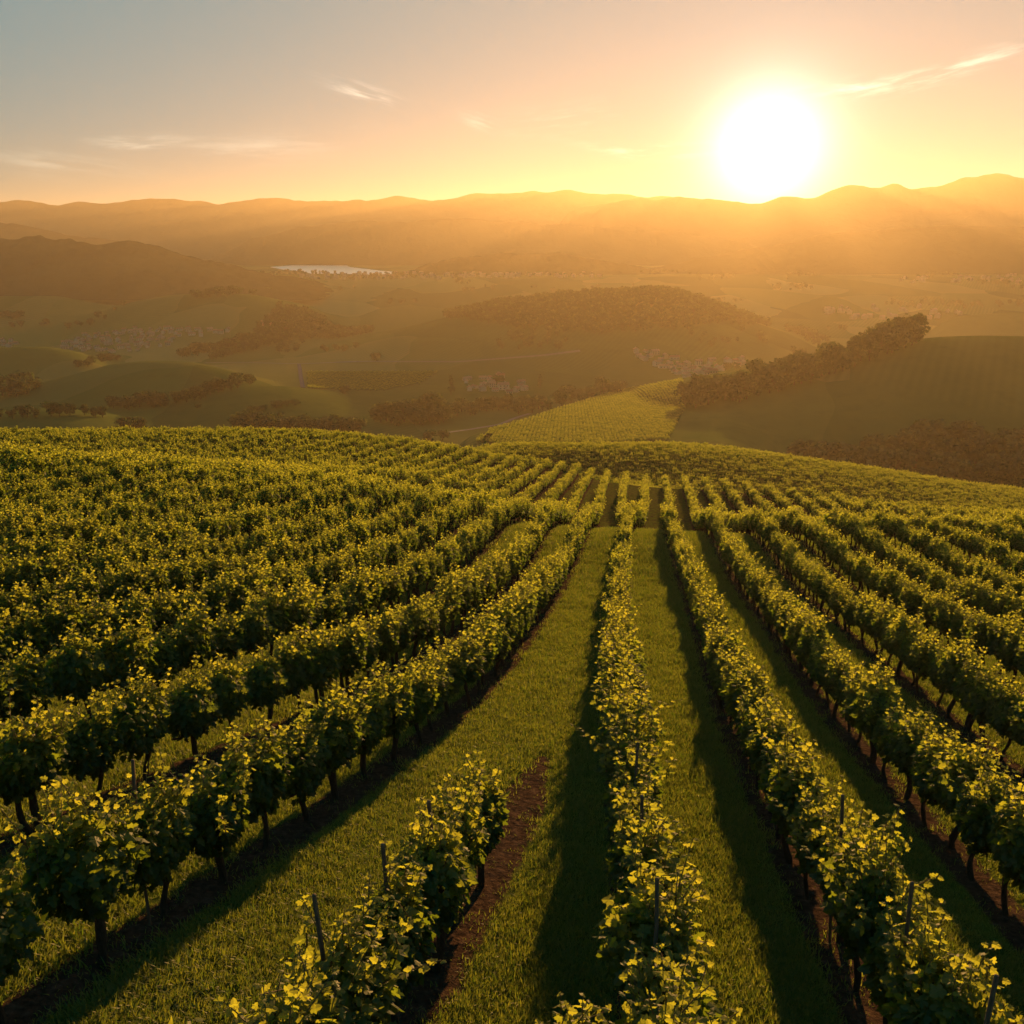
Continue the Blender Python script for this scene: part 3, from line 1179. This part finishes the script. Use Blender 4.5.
# the hillock behind: rows follow the slope across
hp = []
for j in range(70):
    for i in range(260):
        s_ = -40 + i * 1.15
        q = j * 2.7
        x, y = 10 + s_ * .985 + q * .12, 150 + q - s_ * .13 + 5 * math.sin(s_ / 45.)
        hp.append((x + random.gauss(0, .08), y + random.gauss(0, .08)))
hp = np.array(hp)
hz_ = terrain(hp[:, 0], hp[:, 1])
hx_, hy_, hd_ = proj(hp[:, 0], hp[:, 1], hz_)
fe = far_edge(hp[:, 0], hp[:, 1])
ok = (hp[:, 1] > fe + 12) & (hp[:, 1] < 262 - .1 * np.abs(hp[:, 0] - 40)) & (hx_ > 440) & (hx_ < 1120)
hp, hz_ = hp[ok], hz_[ok]
pts = np.vstack([np.c_[V[rest, :2], VZ[rest]], np.c_[hp, hz_]])
dist = np.hypot(pts[:, 0], pts[:, 1])
nr = len(pts)
head = np.r_[-V[rest, 2], np.full(len(hp), math.pi / 2 - .13)]
rot = np.zeros((nr, 3))
rot[:, 2] = head + np.where(RS.rand(nr) < .5, math.pi, 0) + RS.normal(0, .12, nr)
sc = RS.uniform(.82, 1.14, nr)
scl = np.stack([sc * RS.uniform(.95, 1.12, nr), sc, sc * RS.uniform(.92, 1.08, nr)], -1)
vid = np.where(dist < 62, RS.randint(0, 6, nr), 6 + RS.randint(0, 5, nr))
scatter('grapevines', lod1 + lod2, pts, rot, scl, vid, [M['vine_leaf'], M['bark']],
        'mass of distant leafy grapevines in long rows over the hillside', 'grapevines')

# ------------------------------------------------------------------ stakes standing in the near rows
mb_st = []
for i in range(3):
    mb = MB()
    rs = np.random.RandomState(70 + i)
    t = np.linspace(0, 1, 6)
    pts_ = np.stack([.012 * rs.normal(size=6), .012 * rs.normal(size=6), -.2 + 2.4 * t], -1)
    v, f = tube(pts_, .02 * (1 + .12 * rs.normal(size=6)), 7)
    mb.add(v, f)
    mb_st.append(mb.mesh('vine_stake', [M['stake']], False))
for k, pyt, lean, lab in ((-1, 899, (-.05, .06), 'dark wooden stake nearest the camera in the short row'),
                          (-1, 850, (.04, .02), 'wooden stake second from the camera in the short row'),
                          (-1, 797, (.02, -.03), 'wooden stake near the far end of the short row'),
                          (0, 893, (.07, .05), 'leaning dark stake nearest the camera right of the wide aisle'),
                          (0, 798, (.02, .02), 'second stake from the camera right of the wide aisle'),
                          (0, 744, (.02, 0), 'third stake from the camera right of the wide aisle'),
                          (0, 700, (0, .02), 'fourth stake from the camera right of the wide aisle'),
                          (1, 985, (.05, .03), 'nearest stake in the first row right of the wide aisle edge row'),
                          (1, 890, (.02, .03), 'second nearest stake one row right of the wide aisle edge row'),
                          (1, 797, (0, .03), 'third nearest stake one row right of the wide aisle edge row'),
                          (-2, 765, (.02, .03), 'stake among leaves of the row left of the wide aisle')):
    yy = np.linspace(4, 40, 800)
    xx = row_xs(k, yy) - .04
    q = np.argmin(np.abs(proj(xx, yy, terrain(xx, yy) + 2.2)[1] - pyt))
    o_ = link('vine_stake', random.choice(mb_st), None, (xx[q], yy[q], float(terrain(xx[q], yy[q]))))
    o_.rotation_euler = (-lean[1], lean[0], random.random())
    tag(o_, lab, 'stake', 'wooden stakes in the near rows')



# ------------------------------------------------------------------ trees
def tree_model(seed, kind='broad', nclump=26, per=30):
    rs = np.random.RandomState(seed)
    mt, mc = MB(), MB()
    if kind == 'broad':
        h = .24
        t = np.linspace(0, 1, 6)
        pts_ = np.stack([.02 * np.sin(t * 4 + rs.rand() * 6), .02 * np.sin(t * 3 + rs.rand() * 6), -.04 + (h + .25) * t], -1)
        v, f = tube(pts_, np.linspace(.032, .014, 6), 7)
        mt.add(v, f)
        for j in range(6):
            a = rs.rand() * 6.28
            st = pts_[3] + (pts_[5] - pts_[3]) * rs.rand()
            q = np.linspace(0, 1, 4)
            e = np.array([math.cos(a) * .26, math.sin(a) * .26, .22])
            v, f = tube(st + np.outer(q, e) + np.outer(q ** 2, [0, 0, .05]), np.linspace(.012, .004, 4), 5)
            mt.add(v, f)
        cen = unit(rs.normal(size=(nclump, 3))) * np.array([.36, .36, .34]) * (.35 + .65 * rs.rand(nclump, 1) ** .4)
        cen[:, 2] = np.maximum(cen[:, 2] * 1.1, -.36) + .54
        cr = .11 + .07 * rs.rand(nclump)
        size = .075
    else:
        t = np.linspace(0, 1, 6)
        v, f = tube(np.stack([0 * t, 0 * t, -.04 + .95 * t], -1), np.linspace(.022, .004, 6), 6)
        mt.add(v, f)
        zz = rs.rand(nclump) ** .8
        a = rs.rand(nclump) * 6.28
        rad = (1 - zz) * .17
        cen = np.stack([np.cos(a) * rad, np.sin(a) * rad, .14 + .82 * zz], -1)
        cr = .035 + .05 * (1 - zz)
        size = .05
    for c, r in zip(cen, cr):
        d = unit(rs.normal(size=(per, 3)))
        p = c + d * np.array([1, 1, .8]) * r * (.6 + .45 * rs.rand(per, 1))
        nrm = unit(d + .5 * rs.normal(size=(per, 3)) + [0, 0, .3])
        tip = unit(np.cross(nrm, rs.normal(size=(per, 3))))
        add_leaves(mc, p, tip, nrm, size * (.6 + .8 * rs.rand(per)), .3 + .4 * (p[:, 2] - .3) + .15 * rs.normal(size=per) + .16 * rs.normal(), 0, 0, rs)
    return mt, mc


broad, conif = [], []
for i in range(6):
    mt, mc = tree_model(800 + i)
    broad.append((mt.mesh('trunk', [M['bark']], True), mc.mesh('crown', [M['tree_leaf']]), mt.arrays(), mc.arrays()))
for i in range(2):
    mt, mc = tree_model(820 + i, 'conifer', 40, 18)
    conif.append((mt.mesh('trunk', [M['bark']], True), mc.mesh('crown', [M['tree_leaf']]), mt.arrays(), mc.arrays()))
TREES = [0]


def plant(x, y, h, label, group=None, kind='broad', wide=1.0, z=None):
    root = bpy.data.objects.new('broadleaf_tree' if kind == 'broad' else 'conifer_tree', None)
    COL.objects.link(root)
    r = random.Random(TREES[0])
    TREES[0] += 1
    root.location = (x, y, float(terrain(x, y)) if z is None else z)
    root.rotation_euler = (0, 0, r.random() * 6.28)
    root.scale = (h * wide * r.uniform(.9, 1.2), h * wide * r.uniform(.9, 1.2), h)
    tag(root, label, 'tree', group)
    a, b = (broad if kind == 'broad' else conif)[r.randrange(6 if kind == 'broad' else 2)][:2]
    link('trunk', a, root)
    link('crown', b, root)


def plant_px(px, py, hpx, label, group=None, kind='broad', wide=1.0, tmin=260):
    p = ground(px, py, tmin=tmin)
    if p is None:
        return
    plant(p[0], p[1], hpx * p[1] / F / .97, label, group, kind, wide)


def hedge(line, n, hpx, jit, label, group, wide=1.1, depth=0., tmin=260):
    line = np.array(line, float)
    s = np.r_[0, np.cumsum(np.hypot(*np.diff(line, axis=0).T))]
    for i in range(n):
        q = (i + random.random() * .8) / n * s[-1]
        px, py = np.interp(q, s, line[:, 0]), np.interp(q, s, line[:, 1])
        p = ground(px, py + random.uniform(-jit, jit), tmin=tmin)
        if p is None:
            continue
        y = p[1] + random.random() * depth
        plant(p[0] * y / p[1], y, hpx * random.uniform(.7, 1.25) * p[1] / F, label, group, 'broad', wide)


# single trees
plant_px(250, 385, 12, 'small round tree alone on the left shoulder of the sunlit slope', wide=1.1)
plant_px(345, 394, 9, 'small round bush alone below the yellow striped field', wide=1.3)
plant_px(376, 361, 9, 'lone tree beside the pale country road', wide=1.2)
plant_px(489, 442, 9, 'lone round bush beside the pale dirt track', wide=1.2)
plant_px(430, 444, 15, 'bushy tree at the shadow edge above the vineyard brow', wide=1.1)
plant_px(443, 440, 11, 'low bush beside the bushy tree above the vineyard brow', wide=1.3)
plant_px(434, 420, 31, 'biggest rounded tree in the dark clump mid valley', wide=.95)
plant_px(418, 420, 22, 'tree left of the biggest one in the mid valley clump', wide=1.1)
plant_px(451, 395, 20, 'pointed conifer beside the small hamlet in the mid valley', kind='conifer')
plant_px(540, 388, 14, 'pointed conifer right of the small hamlet', kind='conifer')
plant_px(498, 386, 12, 'rounded tree right behind the hamlet roofs', wide=1.2)
plant_px(198, 408, 5, 'tiny bush alone on the lower sunlit slope', wide=1.5)
plant_px(47, 325, 7, 'small tree alone on the flat pasture above the left village', wide=1.2)
# hedges and woods whose trees can be told apart
hedge([(-5, 398), (12, 396), (28, 392), (40, 389)], 9, 19, 2, 'tree in the dark clump at the left end of the round green hill', 'trees left of the round green hill')
hedge([(-5, 418), (30, 417), (60, 415), (75, 417), (90, 416), (108, 417)], 11, 13, 1.5, 'tree in the line behind the nearest green mound', 'trees behind the nearest green mound')
hedge([(113, 409), (140, 408), (165, 405), (190, 401), (215, 393), (240, 389)], 20, 14, 2, 'tree in the hedge under the round green hill', 'hedge trees under the round green hill')
hedge([(122, 430), (132, 431), (145, 431)], 5, 14, 1, 'tree in the small clump right of the nearest green mound', 'clump right of the nearest green mound')
hedge([(236, 431), (250, 434), (265, 434), (280, 435)], 9, 22, 3, 'tree in the left clump just over the vineyard brow', 'left clump over the vineyard brow')
hedge([(285, 436), (305, 436), (330, 438), (362, 438)], 13, 20, 3, 'tree in the right clump just over the vineyard brow', 'right clump over the vineyard brow')
hedge([(250, 412), (275, 408), (300, 404)], 7, 8, 2, 'low shrub in the thin line across the sunlit slope', 'thin shrub line on the sunlit slope', 1.5)
hedge([(374, 426), (392, 424), (410, 421), (430, 422), (450, 418)], 16, 20, 4, 'tree in the dark mid valley clump around the biggest tree', 'dark mid valley clump')
hedge([(455, 415), (480, 412), (505, 412), (530, 411), (560, 405), (600, 397), (625, 390)], 30, 15, 3, 'tree in the long belt below the small hamlet', 'tree belt below the small hamlet')
hedge([(180, 356), (200, 354), (225, 350), (255, 345), (278, 339)], 18, 12, 2, 'tree in the dark hedge right of the left village', 'hedge right of the left village', 1.2)
hedge([(282, 334), (300, 331), (318, 330)], 6, 14, 2, 'tree in the tall clump at the left foot of the wooded hill', 'clump at the foot of the wooded hill')
hedge([(78, 368), (92, 365), (104, 362), (122, 360)], 7, 8, 1, 'shrub on the left rim of the round green hill', 'shrubs on the rim of the round hill', 1.3)
hedge([(195, 299), (220, 296), (245, 294), (270, 296)], 12, 8, 1, 'tree on the crest of the long far hill', 'trees on the crest of the long far hill', 1.4)
hedge([(0, 318), (12, 318), (24, 317)], 5, 8, 1.5, 'tree in the dark grove by the left edge pasture', 'grove by the left edge pasture', 1.3)
hedge([(683, 409), (720, 404), (760, 397), (800, 386), (840, 372), (880, 357), (915, 343), (925, 339)], 28, 27, 2, 'tree in the front of the dense treeline climbing the right hill', 'treeline front on the right hill', 1.0, 4)
hedge([(690, 404), (730, 397), (770, 389), (810, 377), (850, 364), (900, 347)], 18, 25, 3, 'tree behind the front of the dense treeline on the right hill', 'treeline back on the right hill', 1.0, 10)
hedge([(815, 482), (850, 484), (900, 486), (950, 487), (1000, 488), (1040, 488)], 15, 35, 3, 'front tree of the dark wood at the foot of the right hill', 'front of the dark wood', 1.05, 0)
hedge([(800, 470), (830, 472), (870, 470), (920, 470), (970, 468), (1030, 470)], 16, 35, 4, 'tree in the middle of the dark wood under the right hill', 'middle of the dark wood', 1.05, 0)
hedge([(880, 462), (920, 455), (960, 458), (1000, 458), (1040, 458)], 12, 33, 4, 'back tree of the dark wood under the right hill', 'back of the dark wood', 1.05, 0)


def inside_poly(x, y, poly):
    poly = np.array(poly, float)
    c = np.zeros(x.shape, bool)
    j = len(poly) - 1
    for i in range(len(poly)):
        xi, yi, xj, yj = *poly[i], *poly[j]
        c ^= ((yi > y) != (yj > y)) & (x < (xj - xi) * (y - yi) / (yj - yi + 1e-12) + xi)
        j = i
    return c


def lod_tree(t):
    (v1, f1, m1, r1), (v2, f2, m2, r2) = t[2], t[3]
    return np.vstack([v1, v2]), list(f1) + [q + len(v1) for q in f2], np.r_[m1 + 1, m2], np.r_[r1, r2]


def wood(name, region, poly, spacing, h, label, extra=None):
    x0, x1, y0, y1 = region
    x, y = np.meshgrid(np.arange(x0, x1, spacing), np.arange(y0, y1, spacing))
    x = (x + RS.uniform(-.5, .5, x.shape) * spacing).ravel()
    y = (y + RS.uniform(-.5, .5, y.shape) * spacing).ravel()
    z = terrain(x, y)
    px, py, _ = proj(x, y, z)
    ok_ = inside_poly(px, py, poly)
    if extra is not None:
        ok_ &= extra(x, y, z)
    x, y, z = x[ok_], y[ok_], z[ok_]
    n = len(x)
    hh = h * RS.uniform(.7, 1.25, n)
    w = hh * RS.uniform(.9, 1.3, n)
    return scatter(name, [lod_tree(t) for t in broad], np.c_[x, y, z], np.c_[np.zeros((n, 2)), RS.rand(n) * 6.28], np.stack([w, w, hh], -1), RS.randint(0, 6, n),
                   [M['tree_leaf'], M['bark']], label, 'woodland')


wood('woodland', (-330, 420, 800, 1420),
     [(205, 362), (300, 340), (340, 339), (380, 331), (432, 317), (470, 320), (500, 326), (540, 331), (600, 334), (680, 330), (720, 326), (760, 324), (800, 335), (850, 350), (850, 270), (500, 270), (205, 300)],
     9, 10, 'dense dark wood covering the top of the long central hill',
     lambda x, y, z: (y < 1300) & (z > -127))
wood('woodland', (-1900, 1900, 1250, 2700), [(-400, 262), (1400, 262), (1400, 335), (700, 330), (600, 290), (430, 300), (330, 330), (-400, 330)], 26, 9,
     'scattered woods and hedgerows far across the valley plain',
     lambda x, y, z: (value_noise(x, y, 120, 61) + .5 * value_noise(x, y, 45, 62) > 1.02) & (z < -70))
wood('woodland', (-320, 520, 640, 1150), [(0, 365), (40, 335), (240, 320), (330, 345), (520, 330), (860, 330), (860, 350), (790, 380), (640, 370), (560, 352), (330, 352), (230, 356), (120, 358)], 15, 8,
     'loose trees and thickets between the valley villages',
     lambda x, y, z: (value_noise(x, y, 55, 71) > .66) & (z < -90))

# ------------------------------------------------------------------ villages
m, gg, o = mat('pale house wall')
oi = gg.n.new('ShaderNodeObjectInfo').outputs['Random']
gg.l.new(principled(gg, ramp(gg, oi, [(0, (.36, .26, .18)), (.5, (.46, .35, .26)), (1, (.30, .20, .13))]), .9, .2), o.inputs['Surface'])
M['wall'] = m
m, gg, o = mat('clay roof')
oi = gg.n.new('ShaderNodeObjectInfo').outputs['Random']
gg.l.new(principled(gg, ramp(gg, oi, [(0, (.26, .09, .045)), (.5, (.32, .13, .075)), (1, (.30, .17, .11))]), .8, .3), o.inputs['Surface'])
M['roof'] = m
m, gg, o = mat('dark window glass')
gg.l.new(principled(gg, (.03, .03, .035, 1), .15, .5), o.inputs['Surface'])
M['glass'] = m


def box(c, s):
    c, s = np.array(c, float), np.array(s, float) / 2
    v = np.array([(x, y, z) for x in (-1, 1) for y in (-1, 1) for z in (-1, 1)]) * s + c
    return v, [np.array([(0, 1, 3, 2), (4, 6, 7, 5), (0, 4, 5, 1), (2, 3, 7, 6), (0, 2, 6, 4), (1, 5, 7, 3)])]


house_me = []
for i in range(4):
    mb = MB()
    L_, W_, H_ = (9, 11, 13, 8)[i], (6.5, 7, 6.5, 6.5)[i], (3.2, 5.4, 3.4, 5.2)[i]
    R_ = 2.0
    v, f = box((0, 0, H_ / 2 - .5), (L_, W_, H_ + 1))
    mb.add(v, f, 0)
    for s in (-1, 1):
        mb.add([(s * L_ / 2, -W_ / 2, H_), (s * L_ / 2, W_ / 2, H_), (s * L_ / 2, 0, H_ + R_)], [np.array([(0, 1, 2)])], 0)
        e = .45
        a = np.array([(-L_ / 2 - e, s * (W_ / 2 + e), H_ - .28), (L_ / 2 + e, s * (W_ / 2 + e), H_ - .28), (L_ / 2 + e, 0, H_ + R_ + .05), (-L_ / 2 - e, 0, H_ + R_ + .05)])
        b = a + [0, 0, .22]
        mb.add(np.vstack([a, b]), [np.array([(3, 2, 1, 0), (4, 5, 6, 7), (0, 1, 5, 4), (1, 2, 6, 5), (2, 3, 7, 6), (3, 0, 4, 7)])], 1)
        for q in range(3):
            for fl in range(1 if H_ < 4 else 2):
                v, f = box((-L_ / 2 + (q + .5) * L_ / 3, s * W_ / 2, 1.7 + fl * 2.4), (1.0, .08, 1.2))
                mb.add(v, f, 2)
    v, f = box((L_ * .25, .9, H_ + R_ + .2), (.7, .7, 1.8))
    mb.add(v, f, 0)
    house_me.append(mb.mesh('house', [M['wall'], M['roof'], M['glass']]))


def village(poly, n, label, group, mind=8.):
    poly = np.array(poly, float)
    got, tries = [], 0
    while len(got) < n and tries < n * 40:
        tries += 1
        px, py = random.uniform(poly[:, 0].min(), poly[:, 0].max()), random.uniform(poly[:, 1].min(), poly[:, 1].max())
        if not inside_poly(np.array([px]), np.array([py]), poly)[0]:
            continue
        p = ground(px, py, tmin=300)
        if p is None or any(math.hypot(p[0] - q[0], p[1] - q[1]) < mind for q in got):
            continue
        got.append(p)
        o_ = link('house', random.choice(house_me), None, (p[0], p[1], p[2]))
        s = random.uniform(.5, .8)
        o_.scale = (s, s, s)
        o_.rotation_euler = (0, 0, random.choice((0, math.pi / 2)) + random.gauss(.2, .25))
        tag(o_, label, 'house', group)


village([(59, 347), (75, 337), (97, 333), (152, 328), (234, 328), (228, 334), (176, 339), (164, 350), (111, 353), (64, 351)], 95,
        'small pale house in the large village on the left of the valley', 'houses of the left village')
village([(0, 342), (18, 341), (18, 347), (0, 349)], 6, 'small pale house at the left edge before the large village', 'houses at the left edge')
village([(262, 322), (284, 322), (284, 327), (262, 328)], 6, 'small pale house in the cluster beside the left foot of the wooded hill', 'houses by the wooded hill foot')
village([(461, 381), (480, 378), (505, 376), (527, 382), (526, 391), (500, 395), (465, 392)], 26, 'small pale house in the hamlet above the mid valley tree belt', 'houses of the mid valley hamlet', 7)
village([(626, 353), (645, 350), (665, 353), (690, 366), (700, 362), (742, 358), (742, 366), (692, 379), (670, 372)], 48, 'small pale house in the village below the wooded central hill', 'houses of the village below the wooded hill')

# far-off towns on the plain
mb = MB()
for (x0, x1, y0, y1, n) in ((300, 440, 274, 280, 50), (430, 600, 273, 278, 80), (900, 1020, 276, 284, 30), (820, 960, 308, 320, 30), (90, 180, 282, 292, 20)):
    for i in range(n):
        p = ground(random.uniform(x0, x1), random.uniform(y0, y1), tmin=800)
        if p is None or p[1] > 4200:
            continue
        s = random.uniform(6, 11)
        h = random.uniform(4, 7)
        v, f = box((0, 0, h / 2 - 1), (s, s * .7, h + 2))
        rf = np.array([(-s / 2, -s * .36, h), (s / 2, -s * .36, h), (s / 2, s * .36, h), (-s / 2, s * .36, h), (-s / 2, 0, h + 2.2), (s / 2, 0, h + 2.2)])
        a = random.random() * 3.1
        R2 = np.array([[math.cos(a), -math.sin(a), 0], [math.sin(a), math.cos(a), 0], [0, 0, 1]])
        mb.add(v @ R2.T + p, f, 0)
        mb.add(rf @ R2.T + p, [np.array([(0, 1, 5, 4), (2, 3, 4, 5)]), np.array([(0, 4, 3), (1, 2, 5)])], 1)
me = mb.mesh('distant_town', [M['wall'], M['roof']])
tag(link('distant_town', me), 'tiny pale buildings dotted over the far valley plain', 'distant town', kind='stuff')

# ------------------------------------------------------------------ striped vineyards on the far slopes
def far_rows(region, poly, ang, spacing, step, label, hsc=1.2):
    x0, x1, y0, y1 = region
    cx, cy = (x0 + x1) / 2, (y0 + y1) / 2
    R_ = max(x1 - x0, y1 - y0)
    s, q = np.meshgrid(np.arange(-R_, R_, step), np.arange(-R_, R_, spacing))
    x = (cx + s * math.cos(ang) - q * math.sin(ang)).ravel()
    y = (cy + s * math.sin(ang) + q * math.cos(ang)).ravel()
    ok_ = (x > x0) & (x < x1) & (y > y0) & (y < y1)
    x, y = x[ok_], y[ok_]
    z = terrain(x, y)
    px, py, _ = proj(x, y, z)
    ok_ = inside_poly(px, py, poly)
    x, y, z = x[ok_], y[ok_], z[ok_]
    n = len(x)
    sc_ = hsc * RS.uniform(.85, 1.15, n)
    scatter('grapevines', lod2, np.c_[x, y, z], np.c_[np.zeros((n, 2)), ang - math.pi / 2 + RS.normal(0, .1, n)], np.stack([sc_, sc_ * 1.15, sc_], -1), RS.randint(0, 5, n),
            [M['vine_leaf'], M['bark']], label, 'grapevines')


far_rows((-60, 240, 330, 790), [(490, 432), (520, 424), (560, 410), (620, 392), (682, 381), (684, 410), (668, 442), (600, 446), (500, 446), (476, 444)], math.radians(-28), 4.2, 1.9,
         'fine striped vineyard on the sunlit slope left of the shadowed hillside', 1.25)
far_rows((-260, -40, 640, 860), [(306, 366), (345, 364), (400, 364), (440, 372), (420, 385), (380, 392), (340, 391), (308, 389)], math.radians(72), 5.0, 2.2,
         'yellow striped vineyard field beside the blue grey lane', 1.25)

# ------------------------------------------------------------------ grass in the near aisles
rs = np.random.RandomState(5)


def tuft_model(seed, n, h):
    r_ = np.random.RandomState(seed)
    v, f, rn = [], [], []
    for i in range(n):
        a = r_.rand() * 6.28
        b = np.array([r_.normal(0, .05), r_.normal(0, .05), -.01])
        hh = h * (.5 + .8 * r_.rand())
        lean = np.array([math.cos(a), math.sin(a), 0]) * hh * (.2 + .6 * r_.rand())
        w = np.array([-math.sin(a), math.cos(a), 0]) * .004
        k = len(v)
        v += [b - w, b + w, b + lean * .4 + w * .8 + [0, 0, hh * .62], b + lean * .4 - w * .8 + [0, 0, hh * .62], b + lean + [0, 0, hh]]
        f.append((k, k + 1, k + 2, k + 3))
        rn += [r_.rand()] * 5
    v = np.array(v)
    t_ = np.array([(q[3], q[2], q[0] + 4) for q in f])
    return v, [np.array(f), t_], np.zeros(len(f) * 2, int), np.array(rn)


tufts = [tuft_model(900 + i, 18, .08) for i in range(4)]
NG = 210000
u = rs.rand(NG)
gy_ = 4.5 + 64 * u ** 1.8
gx_ = (rs.rand(NG) * 2 - 1) * (gy_ * .64 + 2) + 0.0
dm = np.full(NG, 9.)
for k in range(-16, 16):
    dk = np.abs(gx_ - row_xs(k, gy_))
    if k == -1:
        dk = dk + np.clip((gy_ - 13.5) / 6, 0, 9) * .8 - .12 * (gy_ < 16)
    dm = np.minimum(dm, dk)
ok = rs.rand(NG) < np.clip((dm - .22) / .38, .05, 1)
gx_, gy_ = gx_[ok], gy_[ok]
gz_ = terrain(gx_, gy_)
n = len(gx_)
gs = rs.uniform(.6, 1.35, n) * (.7 + .6 * value_noise(gx_, gy_, 1.3, 77)) * (1 + np.clip(gy_ - 12, 0, 40) * .03)
scatter('grass', tufts, np.c_[gx_, gy_, gz_], np.c_[rs.normal(0, .12, (n, 2)), rs.rand(n) * 6.28], np.stack([gs * 1.3, gs * 1.3, gs], -1), rs.randint(0, 4, n),
        [M['grass']], 'short green grass growing in the aisles between the vine rows', 'grass')

# ------------------------------------------------------------------ haze
HAZE = 9.0e-5
m = bpy.data.materials.new('evening haze')
m.use_nodes = True
nt = m.node_tree
nt.nodes.clear()
o = nt.nodes.new('ShaderNodeOutputMaterial')
pv = nt.nodes.new('ShaderNodeVolumePrincipled')
pv.inputs['Color'].default_value = (1.0, .84, .56, 1)
pv.inputs['Density'].default_value = HAZE
pv.inputs['Anisotropy'].default_value = .53
nt.links.new(pv.outputs[0], o.inputs['Volume'])
zmin = float(min(ZZ.min(), -130)) - 1.0
v, f = box((0, 7900, (zmin + 328) / 2), (33500, 18600, 328 - zmin))
hz = mesh_from('haze', v, f, [m])
tag(link('haze', hz), 'warm evening haze filling the valley air', 'haze', kind='stuff')
